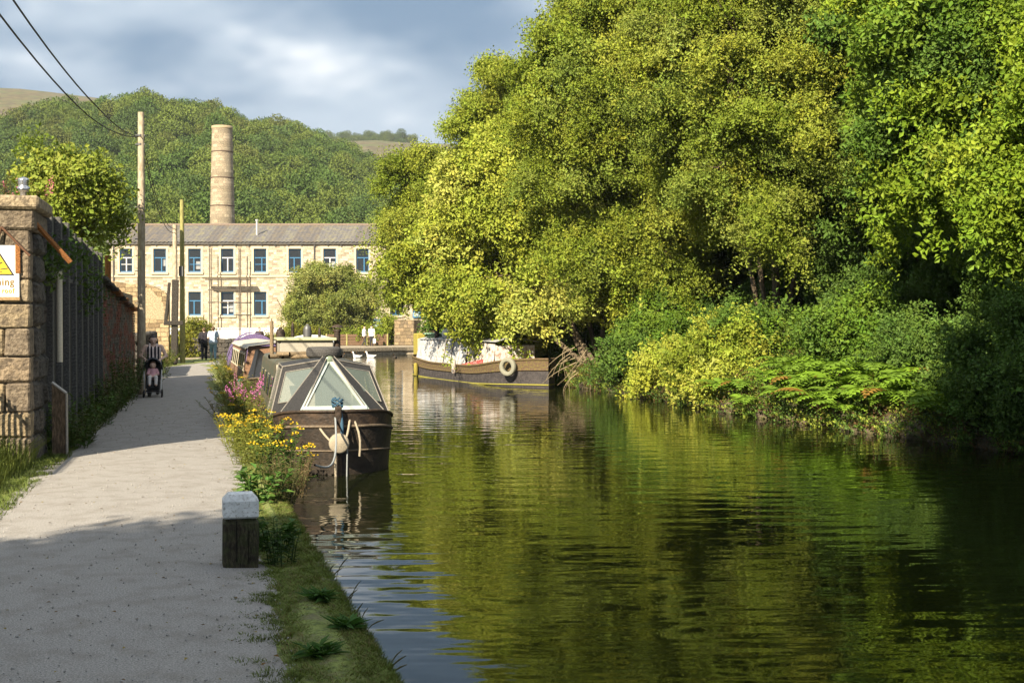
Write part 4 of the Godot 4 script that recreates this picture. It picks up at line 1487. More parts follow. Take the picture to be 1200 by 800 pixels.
	s.tri(Vector3(-0.205, -0.038, 0.0145), Vector3(0.205, -0.038, 0.0145), Vector3(0, 0.30, 0.0145))
	part(s, "triangle_field", flat("sign_yellow", lin(0.72, 0.50, 0.03), 0.5), tr)
	s = Shape.new()                      # a figure breaking through a roof sheet
	s.box(Vector3(0.014, 0.143, 0.017), Vector3(0.029, 0.032, 0.003))
	s.box(Vector3(0.022, 0.091, 0.017), Vector3(0.025, 0.072, 0.003), Basis(Vector3(0, 0, 1), 0.5))
	s.box(Vector3(0.050, 0.115, 0.017), Vector3(0.065, 0.016, 0.003), Basis(Vector3(0, 0, 1), 0.5))
	s.box(Vector3(-0.014, 0.107, 0.017), Vector3(0.058, 0.016, 0.003), Basis(Vector3(0, 0, 1), -0.4))
	s.box(Vector3(0.036, 0.035, 0.017), Vector3(0.014, 0.072, 0.003))
	s.box(Vector3(-0.086, 0.035, 0.017), Vector3(0.115, 0.013, 0.003), Basis(Vector3(0, 0, 1), -0.15))
	s.box(Vector3(0.101, 0.035, 0.017), Vector3(0.101, 0.013, 0.003), Basis(Vector3(0, 0, 1), 0.15))
	s.box(Vector3(0.036, -0.005, 0.017), Vector3(0.079, 0.010, 0.003))
	part(s, "pictogram", ink, tr)
	for a in [["Warning", 0.125, -0.16, lin(0.20, 0.12, 0.02), 0.0], ["Fragile roof", 0.092, -0.285, lin(0.42, 0.27, 0.02), 0.0]]:
		var tm := TextMesh.new()
		var sf := SystemFont.new()
		sf.font_names = PackedStringArray(["Droid Sans"])
		sf.font_weight = 700
		tm.font = sf
		tm.text = a[0]
		tm.font_size = 48
		tm.pixel_size = a[1] / 48.0
		tm.depth = 0.003
		var o := part(tm, "lettering", flat("letter_" + str(a[0]).to_lower().substr(0, 4), a[3], 0.6), sg, Vector3(0.0, a[2], 0.0135))
		o.scale.x = 0.95

	# rusty ironwork
	var rust := mat("rust", lin(0.16, 0.055, 0.02), lin(0.42, 0.17, 0.05), 0.25, 0.9, {"relief": 1.0})
	var dark_rust := mat("dark_rust", lin(0.05, 0.028, 0.018), lin(0.16, 0.08, 0.045), 0.25, 0.9)
	s = Shape.new()
	var d0 := v3(-7.12, 3.60, 19.0)
	var d1 := v3(-6.64, 2.98, 19.25)
	s.box((d0 + d1) * 0.5, Vector3(0.05, (d1 - d0).length(), 0.06), Basis(Quaternion(Vector3.UP, (d1 - d0).normalized())))
	tag(part(s, "rusty_bar", rust), "orange rusty iron bar slanting out from the pillar corner", "bar")
	var br := thing("iron_bracket", "dark bent iron bracket on the pillar above the sign", "bracket", A + Basis(Vector3.UP, PATH_TURN) * Vector3(-0.42, 3.3, 0.06), PATH_TURN)
	s = Shape.new()
	s.tube([Vector3(-0.08, -0.28, 0), Vector3(0.04, 0.16, 0.02)], [0.022, 0.022], 6)
	part(s, "strut", dark_rust, br)
	s = Shape.new()
	s.tube([Vector3(0.04, 0.16, 0.02), Vector3(0.44, -0.26, 0.10)], [0.02, 0.02], 6)
	part(s, "arm", dark_rust, br)
	s = Shape.new()
	s.slab(Vector3(0.26, -0.3, 0.0), Vector3(0.07, 0.42, 0.03), 0.006)
	part(s, "plate", rust, br)

	# dark sheet panels on ribs
	var w := thing("panel_wall", "high wall of sooty black sheet panels between grey ribs", "wall", A, PATH_TURN)
	var sheets := [mat("black_sheet", lin(0.010, 0.010, 0.011), lin(0.035, 0.034, 0.034), 0.9, 0.75, {"stain": lin(0.05, 0.045, 0.04), "stain_full": 0.4}), mat("black_sheet_dull", lin(0.014, 0.013, 0.012), lin(0.05, 0.045, 0.04), 0.9, 0.8, {"stain": lin(0.04, 0.045, 0.03), "stain_full": 0.4})]
	var rib := mat("rib", lin(0.05, 0.048, 0.045), lin(0.13, 0.125, 0.115), 0.5, 0.85)
	var n := 9
	for i in n:
		var z0 := -1.56 - i * 1.22
		var top := 3.92 - 0.027 * i + rnd(-0.05, 0.05)
		s = Shape.new()
		s.slab(Vector3(-0.12, top * 0.36, z0 - 0.6), Vector3(0.06, top * 0.72 - 0.02, 1.17), 0.006, 0.008, rng)
		part(s, "panel", sheets[i % 2], w)
		s = Shape.new()
		s.slab(Vector3(-0.125, top * 0.86, z0 - 0.6), Vector3(0.06, top * 0.28 - 0.03, 1.17), 0.006, 0.01, rng)
		part(s, "panel", sheets[(i + 1) % 2], w)
		s = Shape.new()
		s.slab(Vector3(-0.07, top * 0.5, z0 - 1.2), Vector3(0.14, top, 0.18), 0.01, 0.004, rng)
		part(s, "rib", rib, w)
	s = Shape.new()
	s.slab(Vector3(-0.1, 2.86, -7.0), Vector3(0.09, 0.08, 10.9), 0.01)
	part(s, "rail", rib, w)
	s = Shape.new()
	s.box(Vector3(-0.5, 1.9, -7.05), Vector3(0.5, 3.75, 10.9))
	part(s, "backing", flat("sooty_core", lin(0.03, 0.028, 0.025), 0.95), w)
	# cream pipe standing off the panels
	s = Shape.new()
	s.tube([Vector3(0, 0, 0), Vector3(0, 1.5, 0)], [0.05, 0.05], 10)
	tag(part(s, "hanging_pipe", mat("cream_plastic", lin(0.42, 0.38, 0.28), lin(0.60, 0.55, 0.43), 0.4, 0.5), self, v3(-7.50, 1.42, 21.2)), "short cream plastic pipe fixed upright to the dark wall", "pipe")
	# cut-off post
	var po := thing("timber_post", "weathered brown post with slanting cut top beside the pillar", "post", v3(-7.05, 0, 19.9), PATH_TURN)
	var pw := mat("post_wood", lin(0.05, 0.035, 0.022), lin(0.17, 0.12, 0.075), 0.5, 0.9, {"relief": 1.5, "stretch": Vector3(1, 0.25, 1)})
	s = Shape.new()
	var pts := []
	for q in [[-0.1, 0.09], [0.1, 0.09], [0.1, -0.09], [-0.1, -0.09]]:
		pts.append([Vector3(q[0], -0.1, q[1]), Vector3(q[0], 1.13 if q[0] < 0 else 0.97, q[1])])
	for k in 4:
		s.facing([pts[k][0], pts[(k + 1) % 4][0], pts[(k + 1) % 4][1], pts[k][1]], Vector3(0, 0.5, 0))
	s.facing([pts[0][1], pts[1][1], pts[2][1], pts[3][1]], Vector3(0, 0.5, 0))
	part(s, "timber", pw, po)
	s = Shape.new()
	s.box(Vector3(0.0, 1.063, 0.0), Vector3(0.27, 0.02, 0.2), Basis(Vector3(0, 0, 1), -0.675))
	s.box(Vector3(0.112, 0.48, 0.0), Vector3(0.014, 0.98, 0.2))
	part(s, "iron_edge", mat("edge_iron", lin(0.20, 0.18, 0.16), lin(0.42, 0.39, 0.35), 0.3, 0.5, {"metal": 0.3}), po)

	# brick wall: courses of bricks, too small in the picture to pick apart
	var bw := thing("brick_wall", "old dark brick wall with ragged coping beyond black panels", "wall", A, PATH_TURN)
	var bm := leafy("brick_face", 0.95, 0.0)
	bm.backlight_enabled = false
	s = Shape.new()
	s.tinted = true
	for j in 38:
		for i in 62:
			var z := -12.75 - (i + 0.5 * (j % 2)) * 0.228
			var top := 3.15 - 0.011 * i + wob.get_noise_2d(i * 4.0, 9.0) * 0.10
			if j * 0.082 > top - 0.1: continue
			var f := wob.get_noise_2d(i * 2.2, j * 2.2 + 70.0)
			var c := Color(0.17, 0.085, 0.06) if f > -0.06 else Color(0.13, 0.115, 0.095)
			if f > 0.22: c = Color(0.20, 0.075, 0.055)
			s.tint = c * rnd(0.6, 1.25)
			s.box(Vector3(-0.14 + rnd(-0.008, 0.01), 0.04 + j * 0.082, z), Vector3(0.1, 0.07, 0.216))
	part(s, "bricks", bm, bw).set_meta("kind", "stuff")
	s = Shape.new()
	s.box(Vector3(-0.24, 1.5, -19.8), Vector3(0.16, 3.0, 14.0))
	part(s, "mortar_core", mats["mortar"], bw)
	for i in 16:
		s = Shape.new()
		s.slab(Vector3(-0.14, 3.13 - 0.045 * i + rnd(-0.02, 0.03), -13.1 - i * 0.86), Vector3(0.42, 0.1, 0.82), 0.02, 0.02, rng, Basis(Vector3.RIGHT, rnd(-0.03, 0.03)))
		part(s, "coping_tile", [dark_rust, rust, soot[0]][rng.randi() % 3], bw)
	s = Shape.new()
	s.tube([Vector3(0, 0, 0), Vector3(0, 1.0, 0)], [0.085, 0.085], 10)
	s.tube([Vector3(0, -0.05, 0), Vector3(0, 0.03, 0)], [0.14, 0.14], 10)
	tag(part(s, "rusty_flue", rust, self, A + Basis(Vector3.UP, PATH_TURN) * Vector3(-0.3, 2.95, -18.0)), "rusty iron stove pipe rising from brick wall top", "pipe")

	# railing just out of the picture, whose shadow falls on the pillar
	var ra := thing("railing", "black iron railing leading up to the sandstone pillar", "railing", A + Basis(Vector3.UP, PATH_TURN) * Vector3(-0.86, 0, 0.05), PATH_TURN)
	var iron := flat("black_iron", lin(0.02, 0.02, 0.02), 0.6)
	for i in 30:
		s = Shape.new()
		s.tube([Vector3(0, 0, 0.08 + i * 0.105), Vector3(0, 1.55, 0.08 + i * 0.105)], [0.02, 0.02], 6)
		part(s, "bar", iron, ra)
	for yy in [0.2, 1.45]:
		s = Shape.new()
		s.box(Vector3(0, yy, 1.6), Vector3(0.02, 0.05, 3.2))
		part(s, "rail", iron, ra)
	# willowherb on the pillar and wall top
	for a in [[-1.35, 3.93, -0.5, 0.55, 12, "rust tinged willowherb growing out of the brick stack", 0.0], [-0.75, 3.93, -1.0, 0.6, 10, "willowherb clump growing on the pillar cap", 0.0], [-0.35, 3.75, -2.2, 0.8, 6, "pink flowering willowherb on the wall top behind pillar", 0.5], [-0.4, 3.7, -3.6, 0.7, 6, "willowherb with pink tips above the dark panels", 0.3]]:
		herb("willowherb", a[5], A + Basis(Vector3.UP, PATH_TURN) * Vector3(a[0], a[1], a[2]), 600 + int(a[0] * -100), a[4], a[3], 0.5, 0.10, 0.016, Color(0.16, 0.13, 0.035), "spike" if a[6] > 0 else "", Color(0.5, 0.14, 0.22), "willowherb on the old wall", a[6], 18)


# ---------------------------------------------------------------- yard between the wall and the mill
func yard() -> void:
	var wood := mat("pole_wood", lin(0.30, 0.24, 0.165), lin(0.52, 0.44, 0.32), 0.7, 0.9, {"relief": 1.0, "stretch": Vector3(1, 0.2, 1), "stain": lin(0.18, 0.14, 0.09), "stain_full": 0.5})
	var mossy := mat("mossy_wood", lin(0.20, 0.19, 0.07), lin(0.36, 0.33, 0.12), 0.7, 0.9, {"stretch": Vector3(1, 0.2, 1)})
	var steel := flat("dull_steel", lin(0.12, 0.12, 0.12), 0.5, 0.5)
	var dk := flat("cable_black", lin(0.012, 0.012, 0.013), 0.6)
	var p1 := thing("telegraph_pole", "tall bleached telegraph pole standing at the wall foot", "pole", v3(-10.44, 0, 36.0))
	var s := Shape.new()
	s.tube([Vector3(0, -0.3, 0), Vector3(0.02, 4, 0), Vector3(0.03, 7.95, 0)], [0.13, 0.105, 0.09], 12)
	part(s, "shaft", wood, p1)
	s = Shape.new()
	for y in [7.3, 7.05]:
		s.tube([Vector3(-0.13, y, 0.02), Vector3(0.14, y, 0.02)], [0.02, 0.02], 6)
		s.lathe(Vector3(0, y - 0.03, 0), [[0.105, 0], [0.105, 0.06]], 12)
	part(s, "cable_bracket", steel, p1)
	s = Shape.new()
	for k in 7:
		s.box(Vector3(0.11 * (1 if k % 2 else -1), 2.6 + k * 0.45, 0), Vector3(0.1, 0.025, 0.025))
	part(s, "step_iron", steel, p1)
	var p2 := thing("telegraph_pole", "slim yellowish mossy pole beyond the bleached telegraph pole", "pole", v3(-16.62, 0, 64.5))
	s = Shape.new()
	s.tube([Vector3(0, -0.3, 0), Vector3(0, 8.2, 0)], [0.14, 0.10], 10)
	part(s, "shaft", mossy, p2)
	s = Shape.new()
	s.box(Vector3(-0.02, 4.6, 0.14), Vector3(0.2, 0.5, 0.12))
	part(s, "junction_box", steel, p2)
	var p3 := thing("telegraph_pole", "short flaking white pole beside the mossy one", "pole", v3(-16.85, 0, 64.0))
	s = Shape.new()
	s.tube([Vector3(0, -0.3, 0), Vector3(0, 6.9, 0)], [0.14, 0.11], 10)
	part(s, "shaft", wood, p3)
	# overhead cables
	for k in 2:
		s = Shape.new()
		var pts := []
		var rad := []
		for i in 29:
			var d := 36.0 - i * 1.5
			var t := (36.0 - d) / 36.0
			pts.append(v3(-10.42 + 7.5 * t + 0.17 * k * minf(1.0, t * 3.0), 5.9 + 1.38 * pow((d - 17.0) / 19.0, 2.0) + (0.0 if k else -0.16 * minf(1.0, t * 3.0)), d))
			rad.append(0.0125)
		s.tube(pts, rad, 6)
		tag(part(s, "overhead_cable", dk), "black cable sagging from the bleached pole across the sky", "cable", "cables over the towpath")
	for k in 2:
		s = Shape.new()
		var pts := bend(v3(-10.4, 7.2 - 0.25 * k, 36.0), v3(-16.85, 6.7 - 0.2 * k, 64.0), Vector3(0, -0.75, 0), 14)
		s.tube(pts, taper(0.014, 0.014, 14), 5)
		tag(part(s, "overhead_cable", dk), "thin cable between the bleached pole and white pole", "cable", "cables between the poles")

	# ruined yard wall, its render peeling
	var rw := thing("ruined_wall", "ruined stone gable with peeling sandy render beyond brick wall", "wall", v3(-18.3, 0, 63.0), 0.10)
	var rs := masonry("ruin_stone", 0.42, 0.22, [lin(0.30, 0.22, 0.13), lin(0.24, 0.17, 0.10), lin(0.36, 0.27, 0.16)], lin(0.16, 0.12, 0.08), 3.0)
	s = Shape.new()
	var outline := [[-2.4, 0.0], [1.35, 0.0], [1.35, 3.3], [1.1, 3.55], [0.75, 3.75], [0.2, 3.95], [-0.5, 3.9], [-1.2, 4.05], [-2.4, 4.0]]
	var poly := PackedVector2Array()
	for a in outline: poly.append(Vector2(a[0], a[1]))
	var ti := Geometry2D.triangulate_polygon(poly)
	for k in range(0, ti.size(), 3):
		for z in [0.0, -0.45]:
			s.facing([Vector3(poly[ti[k]].x, poly[ti[k]].y, z), Vector3(poly[ti[k + 1]].x, poly[ti[k + 1]].y, z), Vector3(poly[ti[k + 2]].x, poly[ti[k + 2]].y, z)], Vector3(0, 0, -0.22))
	for k in poly.size():
		var a := poly[k]
		var b := poly[(k + 1) % poly.size()]
		s.facing([Vector3(a.x, a.y, 0), Vector3(b.x, b.y, 0), Vector3(b.x, b.y, -0.45), Vector3(a.x, a.y, -0.45)], Vector3(-0.5, 2, -0.22))
	part(s, "stonework", rs, rw)
	s = Shape.new()
	s.slab(Vector3(0.55, 2.9, 0.02), Vector3(1.3, 1.5, 0.06), 0.02, 0.08, rng)
	part(s, "render_patch", mat("sandy_render", lin(0.30, 0.22, 0.13), lin(0.46, 0.36, 0.23), 0.9, 0.95, {"relief": 1.0}), rw)
	# dark low wall and gatepost beside it
	var gw := thing("yard_wall", "low dark rubble wall running on behind the woman", "wall", v3(-13.35, 0, 45.6), PATH_TURN)
	for j in 5:
		for i in 18:
			s = Shape.new()
			s.slab(Vector3(rnd(-0.02, 0.02), 0.17 + j * 0.33, -0.4 - (i + 0.5 * (j % 2)) * 0.62), Vector3(0.4, 0.31, 0.6), 0.05, 0.03, rng)
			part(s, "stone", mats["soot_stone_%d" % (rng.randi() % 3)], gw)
	var gp := thing("timber_gatepost", "dark leaning timber gate leaf and post by white pole", "gatepost", v3(-16.35, 0, 62.0), PATH_TURN)
	s = Shape.new()
	s.slab(Vector3(0, 2.05, 0), Vector3(0.3, 4.1, 0.3), 0.03, 0.02, rng, Basis(Vector3(0, 0, 1), -0.02))
	part(s, "post", mat("tarred_wood", lin(0.02, 0.018, 0.015), lin(0.07, 0.06, 0.05), 0.6, 0.9), gp)
	s = Shape.new()
	s.slab(Vector3(-0.32, 3.0, 0.1), Vector3(0.14, 1.9, 0.1), 0.02, 0.02, rng, Basis(Vector3(0, 0, 1), -0.10))
	s.slab(Vector3(-0.05, 2.0, 0.22), Vector3(0.9, 0.18, 0.1), 0.02, 0.02, rng)
	part(s, "brace", mats["tarred_wood"], gp)
	# low wall at the bend, with stones
	var lw := thing("bend_wall", "low dark drystone wall at the bend behind the couple", "wall", v3(-22.4, 0, 76.0), -0.12)
	for j in 4:
		for i in 20:
			s = Shape.new()
			s.slab(Vector3(0.3 + (i + 0.5 * (j % 2)) * 0.44, 0.13 + j * 0.27, rnd(-0.03, 0.03)), Vector3(0.43, 0.26, 0.4), 0.04, 0.03, rng)
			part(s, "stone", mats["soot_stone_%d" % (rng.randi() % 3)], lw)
	# the stone pier at the bridge, on the quay's end
	var pier := thing("bridge_pier", "square stone pier at the quay end by the trees", "pier", v3(-10.2, 0, 110.5), -0.25)
	s = Shape.new()
	s.slab(Vector3(0.9, 1.1, -1.0), Vector3(1.8, 2.2, 2.0), 0.05)
	part(s, "stonework", masonry("pier_stone", 0.5, 0.3, [lin(0.20, 0.15, 0.09), lin(0.25, 0.185, 0.11), lin(0.17, 0.13, 0.085)], lin(0.10, 0.08, 0.05), 3.0), pier)
	s = Shape.new()
	s.slab(Vector3(5.5, 0.7, -1.2), Vector3(7.6, 1.4, 0.6), 0.05)
	part(s, "parapet", mats["pier_stone"], pier)

	# green in front of the mill
	var leaf := spray("oval", 50, 0.75, 0.155, 0.10)
	tree("round_tree", "round grey-green tree standing before the mill wall", v3(-16.0, 0, 114.0), Vector3(0, 3.7, 0), Vector3(4.2, 3.5, 3.0), 80, 0.8, leaf, 85, [Color(0.22, 0.24, 0.075), Color(0.25, 0.26, 0.095), Color(0.185, 0.21, 0.065)], mats["bark"], 0.14, {"fork": 0.95, "size": 1.1, "stems": 4})
	var sh := [[-20.4, 110.5, 1.1, 1.3, 0, "yellow-green shrub at the foot of the round tree"], [-18.2, 110.8, 1.5, 1.4, 0, "taller yellow-green shrub before the round tree"], [-12.2, 110.2, 1.2, 1.1, 1, "bright lime shrub in the planter behind white shirts"], [-10.9, 111.5, 2.0, 1.3, 1, "lime green shrub leaning on the bridge pier"], [-26.8, 108.0, 2.1, 1.3, 0, "thin yellowish sapling before the white plinth"], [-30.5, 100.0, 1.6, 1.4, 0, "leafy shrub behind the drystone wall"], [-14.2, 110.4, 0.9, 0.9, 1, "small lime shrub beside the blue shelter"], [-20.2, 73.5, 1.2, 1.2, 0, "yellowish hedge shrub by the mossy pole"]]
	for a in sh:
		bush(a[5], v3(a[0], 0, a[1]), a[2], a[3], [Color(0.20, 0.19, 0.035), Color(0.16, 0.17, 0.03)] if a[4] == 0 else [Color(0.15, 0.20, 0.022), Color(0.19, 0.22, 0.03)], leaf, 90)
	# timber planter along the quay
	var pl := thing("planter", "long brown timber planter along the quay before shrubs", "planter", v3(-13.2, 0, 109.0))
	for j in 4:
		s = Shape.new()
		s.slab(Vector3(0, 0.14 + j * 0.24, 0), Vector3(5.4, 0.22, 0.1), 0.015, 0.01, rng)
		part(s, "board", mat("planter_wood", lin(0.09, 0.05, 0.03), lin(0.2, 0.12, 0.07), 0.8), pl)
	for k in 4:
		s = Shape.new()
		s.slab(Vector3(-2.6 + k * 1.73, 0.5, 0.08), Vector3(0.12, 1.02, 0.08), 0.01)
		part(s, "stake", mats["mossy_wood"], pl)
	# blue shelter frames and white sheets among the shrubs
	var blue := flat("blue_paint", lin(0.035, 0.14, 0.27), 0.5)
	for k in 3:
		var c := thing("blue_door", ["blue double door in the mill's ground floor", "blue framed opening beside the mill door", "blue window box low on the mill wall"][k], "door", v3([-15.6, -13.1, -9.0][k], [0.2, 0.6, 2.4][k], 124.9))
		s = Shape.new()
		s.slab(Vector3(0, [1.0, 0.9, 0.35][k], 0.06), Vector3([1.7, 1.2, 1.4][k], [2.0, 1.6, 0.7][k], 0.08), 0.01)
		part(s, "leaf", blue, c)
		s = Shape.new()
		for q in [-1, 1]:
			s.box(Vector3(q * [0.42, 0.3, 0.35][k], [1.35, 1.1, 0.35][k], 0.11), Vector3(0.5, [0.9, 0.7, 0.4][k], 0.02))
		part(s, "pane", flat("pale_pane", lin(0.35, 0.42, 0.46), 0.2), c)


# ---------------------------------------------------------------- boats
# a boat lies along -z from its bow at the origin, y = 0 at the waterline
func hull(length: float, beam: float, bow: float, sheer: Callable, under := 0.35, stern := 1.2, fine := 0.5) -> Array:
	var rings := []
	var ss := [0.0, 0.06, 0.14, 0.25, 0.4, 0.6, 0.8, 1.0]
	var st := []
	for q in ss: st.append(q * bow)
	var x := bow + 1.0
	while x < length - stern:
		st.append(x)
		x += 1.0
	for q in [1.0, 0.7, 0.45, 0.25, 0.12, 0.03]: st.append(length - stern * q)
	for s in st:
		var b := beam * 0.5
		if s < bow: b *= pow(maxf(0.0, 1.0 - pow(1.0 - s / bow, 2.0)), fine)
		elif s > length - stern: b *= sqrt(maxf(0.02, 1.0 - pow(1.0 - (length - s) / stern, 2.0)))
		b = maxf(b, 0.045)
		var h: float = sheer.call(s)
		var lag := maxf(0.03, b - 0.16 * clampf(1.0 - s / bow, 0.0, 1.0))
		rings.append([s, b, lag, h, under])
	return rings

func hull_part(rings: Array, lo: float, hi: float, grow: float, parent: Node3D, called: String, m: Material) -> MeshInstance3D:   # the skin between two shares of the height, both sides
	var s := Shape.new()
	for side in [-1.0, 1.0]:
		var p := PackedVector3Array()
		for r in rings:
			for k in 5:
				var t := lerpf(lo, hi, k / 4.0)
				var y: float = lerpf(-r[4], r[3], t)
				var b: float = lerpf(r[2] - 0.06, r[1], clampf(t * 1.3, 0.0, 1.0)) + grow
				p.append(Vector3(side * b, y, -r[0] + 0.10 * (t - 1.0) * clampf(1.0 - r[0] / 0.6, 0.0, 1.0)))
		s.grid(p, 5, rings.size(), side < 0)
	return part(s, called, m, parent)

func strake(rings: Array, t: float, rad: float, parent: Node3D, m: Material, called := "rubbing_strake") -> void:
	var s := Shape.new()
	for side in [-1.0, 1.0]:
		var pts := []
		var rr := []
		for r in rings:
			var b: float = lerpf(r[2] - 0.06, r[1], clampf(t * 1.3, 0.0, 1.0))
			pts.append(Vector3(side * (b + 0.01), lerpf(-r[4], r[3], t), -r[0] + 0.10 * (t - 1.0) * clampf(1.0 - r[0] / 0.6, 0.0, 1.0)))
			rr.append(rad)
		s.tube(pts, rr, 6)
	part(s, called, m, parent)

func deck(rings: Array, drop: float, parent: Node3D, m: Material) -> void:
	var s := Shape.new()
	var p := PackedVector3Array()
	for r in rings:
		for k in 3: p.append(Vector3((k - 1) * (r[1] - 0.02), r[3] - drop, -r[0]))
	s.grid(p, 3, rings.size())
	part(s, "deck", m, parent)

func on(t: Node3D, p: Vector3) -> Vector3:
	return t.transform * p

func panel(a: Vector3, b: Vector3, c: Vector3, d: Vector3, inset: float, parent: Node3D, cloth: Material, clear: Material, pipe: Material, low := 0.0) -> void:   # a cloth panel with a clear window in it
	var n := (c - a).cross(d - b).normalized()
	var mid := (a + b + c + d) * 0.25
	var q := []
	for v in [a, b, c, d]: q.append(v.lerp(mid, inset))
	q[0] = q[0].lerp(q[3], low)
	q[1] = q[1].lerp(q[2], low)
	var o := [a, b, c, d]
	var s := Shape.new()
	for k in 4:
		var e := (k + 1) % 4
		s.quad(o[k], o[e], q[e], q[k])
		s.quad(o[k] - n * 0.012, q[k] - n * 0.012, q[e] - n * 0.012, o[e] - n * 0.012)
	var cl := part(s, "cover_panel", cloth, parent)
	s = Shape.new()
	s.quad(q[0] + n * 0.004, q[1] + n * 0.004, q[2] + n * 0.004, q[3] + n * 0.004)
	part(s, "window", clear, cl)
	s = Shape.new()
	for k in 4:
		s.tube([q[k] + n * 0.008, q[(k + 1) % 4] + n * 0.008], [0.009, 0.009], 5)
		s.tube([o[k] + n * 0.006, o[(k + 1) % 4] + n * 0.006], [0.013, 0.013], 5)
	part(s, "piping", pipe, cl)

func tyre(parent: Node3D, called: String, at: Vector3, R: float, r: float, b: Basis, m: Material) -> void:
	var s := Shape.new()
	var prof := []
	for k in 17:
		var a := TAU * k / 16.0
		var sx := cos(a)
		prof.append([R - r + r * signf(sx) * pow(absf(sx), 0.7), r * 1.15 * signf(sin(a)) * pow(absf(sin(a)), 0.7)])
	s.lathe(at, prof, 28, b)
	part(s, called, m, parent)

func boats() -> void:
	var tar := mat("hull_tar", lin(0.016, 0.012, 0.009), lin(0.055, 0.038, 0.027), 0.9, 0.6, {"relief": 0.8, "stain": lin(0.11, 0.065, 0.035), "stain_full": 0.55, "world": false})
	var brown := mat("hull_brown", lin(0.012, 0.010, 0.008), lin(0.035, 0.027, 0.021), 1.1, 0.6, {"relief": 0.7, "stain": lin(0.10, 0.07, 0.045), "stain_full": 0.4, "world": false})
	var worn := mat("strake_wear", lin(0.07, 0.05, 0.035), lin(0.20, 0.15, 0.10), 0.3, 0.7, {"world": false})
	var cloth := mat("cover_black", lin(0.018, 0.018, 0.018), lin(0.045, 0.043, 0.042), 0.4, 0.7, {"relief": 0.3})
	var pipe := mat("grey_piping", lin(0.13, 0.115, 0.10), lin(0.26, 0.235, 0.20), 0.3, 0.7)
	var clear := glass("clear_plastic", lin(0.22, 0.26, 0.23), 0.5, 0.2)
	var paint := mat("cratch_paint", lin(0.28, 0.34, 0.29), lin(0.44, 0.50, 0.44), 0.5, 0.6)
	var cream := mat("cream_paint", lin(0.40, 0.36, 0.27), lin(0.58, 0.53, 0.42), 0.6, 0.6)
	var rope := mat("old_rope", lin(0.26, 0.21, 0.14), lin(0.48, 0.41, 0.30), 0.15, 0.95, {"relief": 1.0})
	var blue_rope := mat("blue_rope", lin(0.02, 0.05, 0.09), lin(0.06, 0.14, 0.22), 0.1, 0.9)
	var rubber := mat("tyre_rubber", lin(0.03, 0.03, 0.03), lin(0.10, 0.095, 0.09), 0.3, 0.85)
	var steel: Material = mats["dull_steel"]

	# the front narrowboat
	var t := thing("narrowboat", "dark narrowboat with black and clear bow cover moored at towpath", "boat", v3(-2.93, WATER, 21.5), PATH_TURN)
	var rings := hull(13.5, 2.14, 1.35, func(s): return 1.08 - 0.30 * smoothstep(0.0, 2.2, s))
	hull_part(rings, 0.0, 0.53, 0.0, t, "lower_hull", brown)
	hull_part(rings, 0.53, 0.82, 0.004, t, "hull", brown)
	hull_part(rings, 0.82, 1.0, 0.008, t, "bulwark", tar)
	strake(rings, 0.82, 0.028, t, worn)
	strake(rings, 0.53, 0.018, t, worn)
	strake(rings, 1.0, 0.03, t, tar, "gunwale")
	deck(rings, 0.04, t, tar)
	var s := Shape.new()
	s.slab(Vector3(0, 0.42, 0.035), Vector3(0.11, 1.5, 0.12), 0.02, 0.0, null, Basis(Vector3.RIGHT, 0.06))
	part(s, "stem_post", tar, t)
	# bow cover
	var apex := Vector3(0, 1.90, -1.75)
	var bl := Vector3(-0.56, 1.04, -0.52)
	var brr := Vector3(0.56, 1.04, -0.52)
	var tl := Vector3(-0.80, 1.76, -2.15)
	var trr := Vector3(0.80, 1.76, -2.15)
	var sl := Vector3(-1.06, 0.90, -1.35)
	var sr := Vector3(1.06, 0.90, -1.35)
	panel(sl, bl, apex + Vector3(-0.06, 0, 0), tl, 0.26, t, cloth, clear, pipe, 0.16)
	panel(brr, sr, trr, apex + Vector3(0.06, 0, 0), 0.26, t, cloth, clear, pipe, 0.16)
	# centre triangle with its painted board frame
	s = Shape.new()
	var ns := Vector3(0, 0.82, 0.57)
	for seg in [[bl, apex], [brr, apex]]:
		var along: Vector3 = (seg[1] - seg[0]).normalized()
		s.box((seg[0] + seg[1]) * 0.5 + ns * 0.02, Vector3(0.075, (seg[1] - seg[0]).length(), 0.03), Basis(along.cross(ns).normalized(), along, along.cross(ns).normalized().cross(along)))
	s.box((bl + brr) * 0.5 + Vector3(0, 0.05, 0), Vector3(1.1, 0.1, 0.04), Basis(Vector3.RIGHT, -0.9))
	part(s, "cratch_frame", paint, t)
	s = Shape.new()
	s.tri(bl, brr, apex)
	part(s, "cratch_window", clear, t)
	for sd in [-1.0, 1.0]:
		s = Shape.new()
		var f := Vector3(-bl.x * -sd if sd > 0 else bl.x, bl.y, bl.z)
		var q := [Vector3(sd * 0.56, 1.04, -0.52), Vector3(sd * 0.90, 1.0, -0.95), Vector3(sd * 0.10, 1.93, -1.85), Vector3(sd * 0.03, 1.93, -1.72)]
		for v in 4: q[v] = q[v] + Vector3(0, 0.025, 0.02)
		s.facing(q, Vector3(0, 1.0, -1.6))
		part(s, "cover_flap", cloth, t)
		s = Shape.new()
		s.tube([q[1], q[2]], [0.012, 0.012], 5)
		s.tube([q[0], q[3]], [0.012, 0.012], 5)
		part(s, "piping", pipe, t)
	# sides and roof of the cover, running back to the cabin
	panel(Vector3(-1.02, 0.86, -3.5), sl + Vector3(0, -0.01, -0.02), tl, Vector3(-0.80, 1.78, -3.5), 0.14, t, cloth, clear, pipe)
	panel(sr + Vector3(0, -0.01, -0.02), Vector3(1.02, 0.86, -3.5), Vector3(0.80, 1.78, -3.5), trr, 0.14, t, cloth, clear, pipe)
